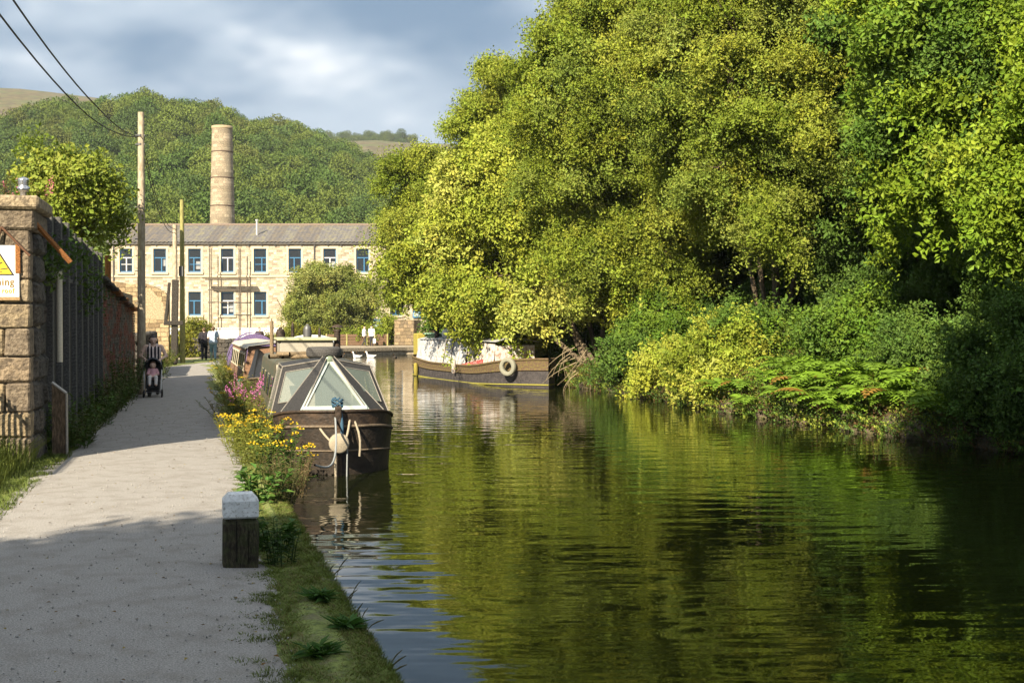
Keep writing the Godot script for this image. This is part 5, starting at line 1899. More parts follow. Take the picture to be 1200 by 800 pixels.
	s = Shape.new()
	var rp := PackedVector3Array()
	for z in [0, 1]:
		for k in 9:
			var u := k / 8.0 * 2.0 - 1.0
			var front := Vector3(u * 0.80, 1.76 + 0.14 * (1.0 - absf(u)), -2.15 + 0.40 * (1.0 - absf(u)))
			rp.append(front if z == 0 else Vector3(u * 0.8, 1.78 + 0.10 * (1.0 - u * u), -3.5))
	s.grid(rp, 9, 2)
	part(s, "cover_roof", cloth, t)
	# headlamp at the peak
	s = Shape.new()
	s.lathe(apex + Vector3(0, 0.0, 0.02), [[0.0, 0.0], [0.07, 0.02], [0.085, 0.07], [0.088, 0.1]], 16, Basis(Vector3.RIGHT, PI / 2))
	var lampm := part(s, "headlamp", mat("brass", lin(0.12, 0.13, 0.10), lin(0.30, 0.30, 0.22), 0.2, 0.4, {"metal": 0.6}), t)
	s = Shape.new()
	s.lathe(apex + Vector3(0, 0.0, 0.09), [[0.078, 0.0], [0.06, 0.02], [0.0, 0.03]], 16, Basis(Vector3.RIGHT, PI / 2))
	part(s, "lens", flat("lens_glass", lin(0.18, 0.22, 0.16), 0.08), lampm)
	# what stands inside the well: bulkhead with doors
	s = Shape.new()
	s.box(Vector3(0, 1.2, -3.55), Vector3(1.7, 1.1, 0.06))
	var bulk := part(s, "bulkhead", cream, t)
	s = Shape.new()
	for q in [-0.26, 0.26]: s.slab(Vector3(q, 1.22, -3.50), Vector3(0.48, 0.95, 0.04), 0.01)
	part(s, "door", paint, bulk)
	s = Shape.new()
	s.box(Vector3(-0.45, 1.15, -2.4), Vector3(0.5, 0.5, 0.04))
	s.box(Vector3(0.3, 1.1, -2.2), Vector3(0.35, 0.4, 0.04))
	part(s, "locker", cream, t)
	# cabin
	s = Shape.new()
	var cp := PackedVector3Array()
	for z in [-3.58, -11.6]:
		for q in [[-0.95, 0.72], [-0.82, 1.70], [-0.76, 1.78], [0.0, 1.86], [0.76, 1.78], [0.82, 1.70], [0.95, 0.72]]:
			cp.append(Vector3(q[0], q[1], z))
	s.grid(cp, 7, 2)
	part(s, "cabin", mat("cabin_green", lin(0.05, 0.06, 0.045), lin(0.10, 0.11, 0.08), 0.8, 0.6, {"stain": lin(0.16, 0.10, 0.06)}), t)
	for k in 4:
		s = Shape.new()
		s.slab(Vector3(-0.895, 1.25, -4.8 - k * 1.7), Vector3(0.03, 0.45, 0.75), 0.01, 0.0, null, Basis(Vector3(0, 0, 1), -0.13))
		part(s, "side_window", flat("dark_glass", lin(0.03, 0.035, 0.04), 0.05), t)
	# ropes at the bow
	s = Shape.new()
	s.lathe(Vector3(0, 0.56, 0.12), [[0.0, 0.0], [0.15, 0.0], [0.17, 0.03], [0.17, 0.11], [0.14, 0.15], [0.0, 0.155]], 20, Basis(Vector3.RIGHT, PI / 2))
	tag(part(s, "rope_fender", rope, self, Vector3.ZERO), "round woven rope fender hanging on the narrowboat's stem", "fender")
	get_child(get_child_count() - 1).transform = t.transform
	s = Shape.new()
	s.tube(bend(Vector3(-0.38, 0.95, -0.30), Vector3(-0.12, 0.58, 0.14), Vector3(0, -0.04, 0.08), 5), taper(0.02, 0.02, 5), 6)
	s.tube(bend(Vector3(0.22, 0.99, -0.12), Vector3(0.10, 0.58, 0.16), Vector3(0, -0.04, 0.06), 5), taper(0.02, 0.02, 5), 6)
	s.tube(bend(Vector3(0.26, 0.99, -0.14), Vector3(0.36, 0.32, 0.02), Vector3(0.05, 0, 0.08), 5), taper(0.02, 0.02, 5), 6)
	s.tube([Vector3(-0.06, 0.42, 0.18), Vector3(-0.05, -0.05, 0.14)], [0.022, 0.022], 6)
	part(s, "fender_rope", rope, t)
	s = Shape.new()
	var loop := []
	for k in 40:
		var a := k * 0.62
		loop.append(Vector3(cos(a) * (0.07 + 0.03 * sin(k * 1.3)), 1.14 + 0.004 * k + 0.02 * sin(k * 2.1), -0.08 + sin(a) * 0.07))
	s.tube(loop, taper(0.016, 0.016, 39), 5)
	s.tube(bend(Vector3(0.02, 1.15, 0.0), Vector3(0.05, 0.6, 0.10), Vector3(0.02, 0, 0.06), 5), taper(0.035, 0.03, 5), 6)
	part(s, "bow_rope", blue_rope, t)
	s = Shape.new()
	var shore := v3(path_edge(18.2) + 1.0, 0.05, 18.2)
	s.tube(bend(on(t, Vector3(-0.05, 0.98, 0.08)), shore, Vector3(0.12, -0.33, 0), 14), taper(0.017, 0.017, 14), 6)
	tag(part(s, "mooring_line", mat("grey_rope", lin(0.16, 0.18, 0.19), lin(0.34, 0.36, 0.36), 0.1, 0.9)), "grey mooring line slung from narrowboat bow to the bank", "rope")
	s = Shape.new()
	s.tube([on(t, Vector3(0.14, 0.6, 0.19)), on(t, Vector3(0.13, -0.08, 0.16))], [0.014, 0.014], 5)
	tag(part(s, "trailing_line", mats["grey_rope"]), "thin line trailing from the rope fender into the water", "rope")
	# clutter on its roof
	var rb := thing("roof_box", "grey-beige wooden roof box with greenish lid on narrowboat", "box", on(t, Vector3(-0.10, 1.82, -6.6)), PATH_TURN)
	s = Shape.new()
	s.slab(Vector3(0, 0.18, 0), Vector3(1.12, 0.36, 1.4), 0.015)
	part(s, "body", mat("box_grey", lin(0.24, 0.22, 0.18), lin(0.36, 0.33, 0.27), 0.5, 0.8), rb)
	s = Shape.new()
	s.slab(Vector3(0, 0.39, 0), Vector3(1.26, 0.06, 1.54), 0.015)
	part(s, "lid", mat("box_lid", lin(0.30, 0.31, 0.17), lin(0.44, 0.44, 0.26), 0.5, 0.8), rb)
	var ty := thing("spare_tyre", "worn black tyre lying flat on narrowboat roof", "tyre", on(t, Vector3(0.15, 1.86, -4.6)), 0.0)
	tyre(ty, "tread", Vector3(0, 0.105, 0), 0.36, 0.095, Basis(), rubber)
	for k in 9:
		s = Shape.new()
		var L := rnd(0.25, 0.6)
		s.tube([Vector3(-L * 0.5, 0, 0), Vector3(L * 0.5, 0.01, 0.02)], [0.05, 0.045], 8)
		var o := part(s, "log", mat("firewood", lin(0.10, 0.07, 0.04), lin(0.30, 0.22, 0.13), 0.3), self, on(t, Vector3(-0.72 + 0.13 * k + rnd(-0.05, 0.05), 1.87 + 0.05 * (k % 2), -4.7 - rnd(0.0, 0.9))))
		o.rotation.y = rnd(-0.8, 0.8)
		tag(o, "short split firewood log lying on narrowboat roof", "log", "firewood on the narrowboat roof")
	var chim := thing("boat_chimney", "black boat chimney with cap on narrowboat roof", "chimney", on(t, Vector3(0.55, 1.82, -6.0)))
	s = Shape.new()
	s.lathe(Vector3.ZERO, [[0.07, 0], [0.07, 0.55], [0.09, 0.56], [0.09, 0.6], [0.0, 0.6]], 14)
	part(s, "pipe", tar, chim)
	s = Shape.new()
	s.lathe(Vector3(0, 0.64, 0), [[0.12, 0], [0.11, 0.03], [0.0, 0.07]], 14)
	s.box(Vector3(0.05, 0.62, 0), Vector3(0.015, 0.08, 0.015))
	s.box(Vector3(-0.05, 0.62, 0), Vector3(0.015, 0.08, 0.015))
	part(s, "cap", tar, chim)
	for k in 5:
		var kinds := ["black gas bottle standing on narrowboat roof", "tall black stove pipe on narrowboat roof", "grey water can standing on narrowboat roof", "narrow black post upright on narrowboat roof", "brown wooden post upright on narrowboat roof"]
		var hh: float = [0.62, 0.75, 0.7, 0.62, 0.82][k]
		var rr: float = [0.11, 0.04, 0.10, 0.035, 0.045][k]
		s = Shape.new()
		s.lathe(Vector3.ZERO, [[rr, 0], [rr, hh * 0.8], [rr * 0.75, hh * 0.92], [rr * 0.35, hh * 0.95], [rr * 0.35, hh], [0.0, hh]], 14)
		var o := part(s, ["gas_bottle", "stove_pipe", "water_can", "roof_post", "roof_post"][k], [tar, tar, steel, tar, mats["firewood"]][k], self, on(t, Vector3([-0.52, -0.24, 0.1, 0.38, -0.72][k], 1.83, -8.6)))
		tag(o, kinds[k], ["bottle", "pipe", "can", "post", "post"][k])

	# second narrowboat behind it
	var t2 := thing("narrowboat", "brown cabin narrowboat with black tarpaulin over its bow", "boat", v3(-6.45, WATER, 36.0), 0.255)
	var rings2 := hull(15.0, 2.1, 2.2, func(s): return 1.0 - 0.28 * smoothstep(0.0, 3.0, s))
	hull_part(rings2, 0.0, 1.0, 0.0, t2, "hull", tar)
	strake(rings2, 1.0, 0.03, t2, worn, "gunwale")
	deck(rings2, 0.05, t2, tar)
	var maroon := mat("cabin_maroon", lin(0.12, 0.06, 0.04), lin(0.24, 0.13, 0.085), 0.8, 0.6, {"stain": lin(0.30, 0.22, 0.14)})
	s = Shape.new()
	cp = PackedVector3Array()
	for z in [-2.9, -13.0]:
		for q in [[-0.98, 0.70], [-0.84, 1.72], [-0.78, 1.80], [0.0, 1.90], [0.78, 1.80], [0.84, 1.72], [0.98, 0.70]]:
			cp.append(Vector3(q[0], q[1], z))
	s.grid(cp, 7, 2)
	part(s, "cabin", maroon, t2)
	s = Shape.new()
	s.quad(Vector3(-0.98, 0.7, -2.9), Vector3(0.98, 0.7, -2.9), Vector3(0.80, 1.84, -2.9), Vector3(-0.80, 1.84, -2.9))
	part(s, "front", mat("front_brown", lin(0.15, 0.08, 0.045), lin(0.30, 0.17, 0.10), 0.5, 0.7), t2)
	s = Shape.new()
	cp = PackedVector3Array()
	for z in [-2.75, -13.1]:
		for q in [[-0.86, 1.76], [-0.8, 1.84], [0.0, 1.94], [0.8, 1.84], [0.86, 1.76]]: cp.append(Vector3(q[0], q[1], z))
	s.grid(cp, 5, 2)
	part(s, "roof", mat("roof_pale", lin(0.42, 0.38, 0.30), lin(0.62, 0.58, 0.48), 0.8, 0.7, {"stain": lin(0.18, 0.13, 0.08)}), t2)
	s = Shape.new()
	s.tube([Vector3(-0.87, 1.76, -2.75), Vector3(-0.87, 1.76, -13.1)], [0.03, 0.03], 6)
	s.tube([Vector3(-0.92, 1.08, -2.88), Vector3(-0.92, 1.08, -13.0)], [0.02, 0.02], 6)
	part(s, "handrail", mat("pale_trim", lin(0.40, 0.34, 0.24), lin(0.55, 0.48, 0.36), 0.4), t2)
	for k in 7:
		s = Shape.new()
		var z := -3.6 - k * 1.32
		var lean := Basis(Vector3(0, 0, 1), -0.136)
		s.slab(Vector3(-0.915, 1.36, z), Vector3(0.03, 0.56, 0.86), 0.01, 0.0, null, lean)
		var w := part(s, "window", mats["pale_trim"], t2)
		for q in [-0.21, 0.21]:
			s = Shape.new()
			s.slab(Vector3(-0.928, 1.36, z + q), Vector3(0.025, 0.44, 0.36), 0.004, 0.0, null, lean)
			part(s, "pane", mats["dark_glass"], w)
	# tarpaulin with folds
	var tp := PackedVector3Array()
	for j in 9:
		for i in 17:
			var u := i / 16.0
			var v := j / 8.0
			var x := lerpf(-0.98, 0.72, u) * lerpf(1.0, 0.62, v)
			tp.append(Vector3(x + 0.05 * sin(u * 21.0 + v * 2.0) * (1 - v), lerpf(0.86, 1.72, v) + 0.06 * sin(u * 15.0) * v - 0.10 * v * sin(PI * u), lerpf(-1.2, -2.8, v) + 0.10 * sin(u * 27.0) * (1.0 - 0.4 * v)))
	s = Shape.new()
	s.grid(tp, 17, 9)
	tag(part(s, "tarpaulin", mat("tarp_black", lin(0.010, 0.010, 0.010), lin(0.03, 0.03, 0.03), 0.5, 0.38), self, Vector3.ZERO), "creased shiny black tarpaulin over the second narrowboat's bow", "tarpaulin")
	get_child(get_child_count() - 1).transform = t2.transform
	s = Shape.new()
	s.lathe(Vector3.ZERO, [[0.0, 0], [0.10, 0.03], [0.12, 0.18], [0.08, 0.3], [0.0, 0.33]], 12)
	tag(part(s, "boat_fender", flat("teal_plastic", lin(0.01, 0.16, 0.14), 0.4), self, on(t2, Vector3(-1.06, 0.55, -2.6))), "small teal plastic fender hanging on the second narrowboat", "fender")
	# third boat, under a purple hood
	var t3 := thing("narrowboat", "narrowboat under arched purple canvas hood beyond brown cabin", "boat", v3(-10.45, WATER, 52.0), 0.22)
	var rings3 := hull(12.0, 2.2, 1.8, func(s): return 0.9 - 0.2 * smoothstep(0.0, 3.0, s))
	hull_part(rings3, 0.0, 1.0, 0.0, t3, "hull", tar)
	deck(rings3, 0.05, t3, tar)
	s = Shape.new()
	cp = PackedVector3Array()
	for z in [-1.0, -6.0]:
		for k in 13:
			var a := PI * k / 12.0
			cp.append(Vector3(-cos(a) * 1.15, 0.75 + 1.36 * sin(a), z))
	s.grid(cp, 13, 2)
	part(s, "hood", mat("purple_canvas", lin(0.09, 0.06, 0.15), lin(0.17, 0.12, 0.26), 0.8, 0.8), t3)
	s = Shape.new()
	for k in 12:
		var a := PI * k / 12.0
		var b := PI * (k + 1) / 12.0
		s.tri(Vector3(0, 0.8, -1.02), Vector3(-cos(b) * 1.12, 0.75 + 1.33 * sin(b), -1.02), Vector3(-cos(a) * 1.12, 0.75 + 1.33 * sin(a), -1.02))
	part(s, "hood_front", mats["purple_canvas"], t3)
	# white covered cruiser by the far quay
	var t4 := thing("cruiser", "small cruiser under a white canvas cover by quay", "boat", v3(-12.0, WATER, 84.0), 0.5)
	var rings4 := hull(6.0, 2.2, 1.8, func(s): return 0.75)
	hull_part(rings4, 0.0, 1.0, 0.0, t4, "hull", flat("grp_white", lin(0.6, 0.6, 0.58), 0.3))
	deck(rings4, 0.02, t4, mats["grp_white"])
	s = Shape.new()
	cp = PackedVector3Array()
	for z in [-0.8, -1.6, -4.8, -5.6]:
		var k := 0.55 if z > -1.0 or z < -5.0 else 1.0
		for q in [[-0.95, 0.76], [-0.75, 0.76 + 0.75 * k], [0.0, 0.76 + 0.9 * k], [0.75, 0.76 + 0.75 * k], [0.95, 0.76]]: cp.append(Vector3(q[0], q[1], z))
	s.grid(cp, 5, 4)
	part(s, "cover", mat("white_canvas", lin(0.62, 0.61, 0.58), lin(0.8, 0.79, 0.77), 0.8, 0.8), t4)

	# the old barge on the far bank
	var t5 := thing("barge", "weathered old barge with mossy stern and grey sheeted cabin", "barge", v3(1.45, WATER, 49.4), 0.394)
	t5.scale.x = 0.78
	var moss := mat("mossy_hull", lin(0.045, 0.03, 0.02), lin(0.17, 0.10, 0.055), 0.5, 0.85, {"world": false, "freq": 0.03, "stain": lin(0.17, 0.15, 0.03), "stain_full": 0.9, "stain_size": 1.6, "stain_much": 0.3})
	var rings5 := hull(14.6, 3.3, 3.4, func(s): return 1.12 - 0.42 * smoothstep(0.0, 6.0, s) + 0.25 * smoothstep(10.0, 14.5, s), 0.35, 2.0, 0.8)
	hull_part(rings5, 0.0, 0.72, 0.0, t5, "hull", mat("barge_black", lin(0.018, 0.016, 0.018), lin(0.075, 0.065, 0.062), 0.8, 0.75, {"world": false, "stain": lin(0.13, 0.11, 0.10), "stain_full": 0.4}))
	hull_part(rings5, 0.72, 1.0, 0.01, t5, "upper_hull", moss)
	strake(rings5, 0.72, 0.045, t5, moss)
	strake(rings5, 1.0, 0.05, t5, moss, "gunwale")
	strake(rings5, 0.32, 0.03, t5, mat("moss_line", lin(0.15, 0.14, 0.02), lin(0.33, 0.30, 0.05), 0.4, 0.9), "waterline_moss")
	deck(rings5, 0.05, t5, moss)
	# cabin: sheeted length, then panels of flaking white
	var weather := mat("grey_sheeting", lin(0.26, 0.265, 0.27), lin(0.52, 0.53, 0.53), 0.6, 0.8, {"world": false, "stretch": Vector3(1.4, 0.35, 1.4), "stain": lin(0.20, 0.16, 0.12), "stain_full": 0.5})
	var flaky := mat("flaking_white", lin(0.40, 0.37, 0.33), lin(0.72, 0.70, 0.66), 0.6, 0.8, {"world": false, "stain": lin(0.28, 0.13, 0.07), "stain_full": 0.8, "stain_much": 1.0})
	for k in 7:
		var z := -6.4 - k * 0.96
		s = Shape.new()
		var gp := PackedVector3Array()
		for j in 3:
			for i in 9:
				var u := i / 8.0
				gp.append(Vector3(-1.42 + 0.14 * j + 0.035 * sin(u * TAU * 2.0 + k), 0.70 + 0.545 * j, z - 0.93 * u))
		s.grid(gp, 9, 3, true)
		part(s, "sheet", weather, t5)
		s = Shape.new()
		s.tube([Vector3(-1.45, 0.7, z), Vector3(-1.15, 1.8, z)], [0.03, 0.03], 6)
		part(s, "post", flaky, t5)
	s = Shape.new()
	s.box(Vector3(0, 1.2, -9.8), Vector3(2.2, 1.0, 6.6))
	part(s, "cabin_core", mats["front_brown"], t5)
	for k in 3:
		s = Shape.new()
		s.slab(Vector3(-1.18, 1.22, -6.0 + k * 1.02), Vector3(0.06, 1.0 - 0.06 * k, 0.98), 0.01, 0.01, rng, Basis(Vector3(0, 0, 1), -0.12))
		part(s, "cabin_panel", flaky, t5)
	s = Shape.new()
	s.lathe(Vector3(-1.225, 1.28, -5.5), [[0.0, 0.02], [0.12, 0.02], [0.12, 0.0]], 16, Basis(Vector3(0, 0, 1), PI / 2))
	part(s, "porthole", mats["dark_glass"], t5)
	s = Shape.new()
	s.box(Vector3(0, 1.15, -4.9), Vector3(2.2, 0.9, 3.0))
	part(s, "fore_cabin", flaky, t5)
	s = Shape.new()
	cp = PackedVector3Array()
	for z in [-3.2, -13.2]:
		for q in [[-1.25, 1.74], [-0.6, 1.86], [0.0, 1.9], [0.6, 1.86], [1.25, 1.74]]: cp.append(Vector3(q[0], q[1], z))
	s.grid(cp, 5, 2)
	part(s, "roof", weather, t5)
	s = Shape.new()
	s.slab(Vector3(-0.6, 1.3, -13.3), Vector3(0.9, 0.9, 0.8), 0.03)
	part(s, "wheelhouse", flaky, t5)
	s = Shape.new()
	s.box(Vector3(-1.06, 1.45, -13.3), Vector3(0.02, 0.55, 0.6))
	part(s, "wheelhouse_window", mats["pale_trim"], t5)
	s = Shape.new()
	s.slab(Vector3(-0.45, 0.85, -14.8), Vector3(0.5, 2.3, 0.75), 0.05, 0.03, rng)
	s.slab(Vector3(-0.35, 0.6, -15.3), Vector3(0.14, 1.3, 0.7), 0.03, 0.03, rng)
	part(s, "rudder", mat("moss_wood", lin(0.20, 0.16, 0.025), lin(0.40, 0.33, 0.06), 0.6, 0.9, {"world": false}), t5)
	s = Shape.new()
	var redp := PackedVector3Array()
	for k in 9:
		var z := -3.9 - k * 0.32
		redp.append(Vector3(-1.60, 0.86 - 0.02 * k, z))
		redp.append(Vector3(-1.56, 1.04 - 0.035 * k, z))
	s.grid(redp, 2, 9)
	part(s, "red_panel", mat("flaking_red", lin(0.22, 0.025, 0.02), lin(0.45, 0.07, 0.06), 0.4, 0.7, {"stain": lin(0.5, 0.42, 0.38), "stain_full": 0.7}), t5)
	var fe := thing("tyre_fender", "pale worn tyre fender hanging on barge bow", "tyre", on(t5, Vector3(-1.52, 0.80, -1.35)), 1.0)
	tyre(fe, "tread", Vector3.ZERO, 0.37, 0.09, Basis(Vector3(0, 0, 1), PI / 2), mat("pale_tyre", lin(0.12, 0.12, 0.09), lin(0.34, 0.33, 0.25), 0.3, 0.9))
	for k in 2:
		s = Shape.new()
		s.lathe(Vector3.ZERO, [[0.0, 0], [0.09, 0.03], [0.11, 0.3], [0.09, 0.58], [0.0, 0.62]], 12, Basis(Vector3.RIGHT, 0.3))
		tag(part(s, "boat_fender", [mats["moss_wood"], flaky][k], self, on(t5, Vector3(-1.78, 0.05 + 0.3 * k, [-12.2, -7.0][k]))), ["mossy yellow fender hanging on the barge side", "dirty white fender hanging on the barge side"][k], "fender")
	# things on its roof
	s = Shape.new()
	s.lathe(Vector3.ZERO, [[0.0, 0.0], [0.34, 0.02], [0.37, 0.2], [0.30, 0.42], [0.16, 0.52], [0.0, 0.55]], 18)
	tag(part(s, "white_dome", mats["grp_white"], self, on(t5, Vector3(-0.5, 1.82, -10.3))), "white rounded dome standing on the barge roof", "dome")
	for k in 2:
		s = Shape.new()
		s.slab(Vector3(0, 0.3, 0), Vector3([0.5, 0.35][k], [0.6, 0.9][k], 0.4), 0.08, 0.03, rng)
		tag(part(s, "blue_crate", flat("tarp_blue", lin(0.02, 0.09, 0.27), 0.5), self, on(t5, Vector3(-0.4 + 0.3 * k, 1.84, -9.2 + k * 0.9))), ["wide blue crate on the barge roof beside dome", "tall blue crate on the barge roof"][k], "crate")
	s = Shape.new()
	s.tube([Vector3(0, 0, 0), Vector3(0, 0.7, 0)], [0.12, 0.1], 10)
	s.tube([Vector3(0, 0.68, 0), Vector3(0, 0.75, 0)], [0.16, 0.15], 10)
	tag(part(s, "barge_chimney", tar, self, on(t5, Vector3(-0.8, 1.8, -11.4))), "stubby dark stove chimney on the barge roof", "chimney")
	s = Shape.new()
	s.slab(Vector3(0, 0.18, 0), Vector3(1.6, 0.06, 1.8), 0.02)
	s.slab(Vector3(0, 0.08, 0), Vector3(1.2, 0.16, 1.4), 0.02)
	tag(part(s, "roof_hatch", flat("pale_green_paint", lin(0.22, 0.36, 0.24), 0.6), self, on(t5, Vector3(-0.1, 1.82, -12.4))), "pale green hatch cover on the barge's stern roof", "hatch")


# ---------------------------------------------------------------- people
func net(s: Shape, prims: Array, cell: float, k: float, paint = null) -> void:   # surface net round tapered capsules [a, b, ra, rb]
	var val := {}
	for q in prims:
		var a: Vector3 = q[0]
		var b: Vector3 = q[1]
		var ra: float = q[2]
		var rb: float = q[3]
		var m := maxf(ra, rb) + cell * 2.5 + k
		var lo := Vector3i((a.min(b) - Vector3.ONE * m) / cell) - Vector3i.ONE
		var hi := Vector3i((a.max(b) + Vector3.ONE * m) / cell) + Vector3i.ONE
		var ab := b - a
		var l2 := maxf(ab.length_squared(), 1e-9)
		for z in range(lo.z, hi.z + 1):
			for y in range(lo.y, hi.y + 1):
				for x in range(lo.x, hi.x + 1):
					var p := Vector3(x, y, z) * cell
					var t := clampf((p - a).dot(ab) / l2, 0.0, 1.0)
					var d := p.distance_to(a + ab * t) - lerpf(ra, rb, t)
					if d > m: continue
					var key := Vector3i(x, y, z)
					var o: float = val.get(key, 9.0)
					if k > 0.0 and absf(o - d) < k:
						var h := k - absf(o - d)
						d = minf(o, d) - h * h / (4.0 * k)
					else:
						d = minf(o, d)
					val[key] = d
	var at := {}
	var first := s.v.size()
	var corner := [Vector3i(0, 0, 0), Vector3i(1, 0, 0), Vector3i(0, 1, 0), Vector3i(1, 1, 0), Vector3i(0, 0, 1), Vector3i(1, 0, 1), Vector3i(0, 1, 1), Vector3i(1, 1, 1)]
	var edges := [[0, 1], [2, 3], [4, 5], [6, 7], [0, 2], [1, 3], [4, 6], [5, 7], [0, 4], [1, 5], [2, 6], [3, 7]]
	for key in val:
		var vs := []
		var neg := 0
		for c in corner:
			var f: float = val.get(key + c, 1.0)
			vs.append(f)
			if f < 0.0: neg += 1
		if neg == 0 or neg == 8: continue
		var sum := Vector3.ZERO
		var n := 0
		for e in edges:
			var f0: float = vs[e[0]]
			var f1: float = vs[e[1]]
			if (f0 < 0.0) != (f1 < 0.0):
				sum += Vector3(key + corner[e[0]]).lerp(Vector3(key + corner[e[1]]), f0 / (f0 - f1))
				n += 1
		at[key] = s.v.size()
		var p := sum / n * cell
		s.v.append(p)
		s.n.append(Vector3(vs[1] - vs[0] + vs[3] - vs[2] + vs[5] - vs[4] + vs[7] - vs[6], vs[2] - vs[0] + vs[3] - vs[1] + vs[6] - vs[4] + vs[7] - vs[5], vs[4] - vs[0] + vs[5] - vs[1] + vs[6] - vs[2] + vs[7] - vs[3]).normalized())
		s.c.append(paint.call(p) if paint != null else s.tint)
	var axes := [[Vector3i(1, 0, 0), Vector3i(0, 1, 0), Vector3i(0, 0, 1)], [Vector3i(0, 1, 0), Vector3i(0, 0, 1), Vector3i(1, 0, 0)], [Vector3i(0, 0, 1), Vector3i(1, 0, 0), Vector3i(0, 1, 0)]]
	for key in val:
		var f0: float = val[key]
		for ax in axes:
			var f1: float = val.get(key + ax[0], 1.0)
			if (f0 < 0.0) == (f1 < 0.0): continue
			var q := [key - ax[1] - ax[2], key - ax[2], key, key - ax[1]]
			var ok := true
			for c in q:
				if not at.has(c): ok = false
			if not ok: continue
			var i0: int = at[q[0]]; var i1: int = at[q[1]]; var i2: int = at[q[2]]; var i3: int = at[q[3]]
			if f0 < 0.0: s.idx.append_array([i0, i2, i1, i0, i3, i2])
			else: s.idx.append_array([i0, i1, i2, i0, i2, i3])

func hand(wrist: Vector3, dir: Vector3, palm_n: Vector3, curl: float, side: float) -> Array:
	var across := dir.cross(palm_n).normalized()
	var out := [[wrist, wrist + dir * 0.045, 0.024, 0.028]]
	for w in [-0.022, 0.022]:
		out.append([wrist + dir * 0.03 + across * w * 0.7, wrist + dir * 0.085 + across * w, 0.016, 0.015])
	var lens := [0.062, 0.074, 0.070, 0.055]
	for f in 4:
		var base := wrist + dir * 0.088 + across * (-0.03 + f * 0.02)
		var d1 := (dir + palm_n * curl * 0.6).normalized()
		var d2 := (dir * (1.0 - curl) + palm_n * curl).normalized()
		var k1: Vector3 = base + d1 * lens[f] * 0.5
		out.append([base, k1, 0.0095, 0.009])
		out.append([k1, k1 + d2 * lens[f] * 0.6, 0.009, 0.0075])
	var tb := wrist + dir * 0.03 + across * side * 0.026
	var tm := tb + (dir * 0.6 + across * side * 0.8 + palm_n * 0.2).normalized() * 0.035
	out.append([tb, tm, 0.013, 0.011])
	out.append([tm, tm + (dir + palm_n * curl).normalized() * 0.034, 0.010, 0.008])
	return out

func grown(prims: Array, by: float) -> Array:
	var out := []
	for q in prims: out.append([q[0], q[1], q[2] + by, q[3] + by])
	return out

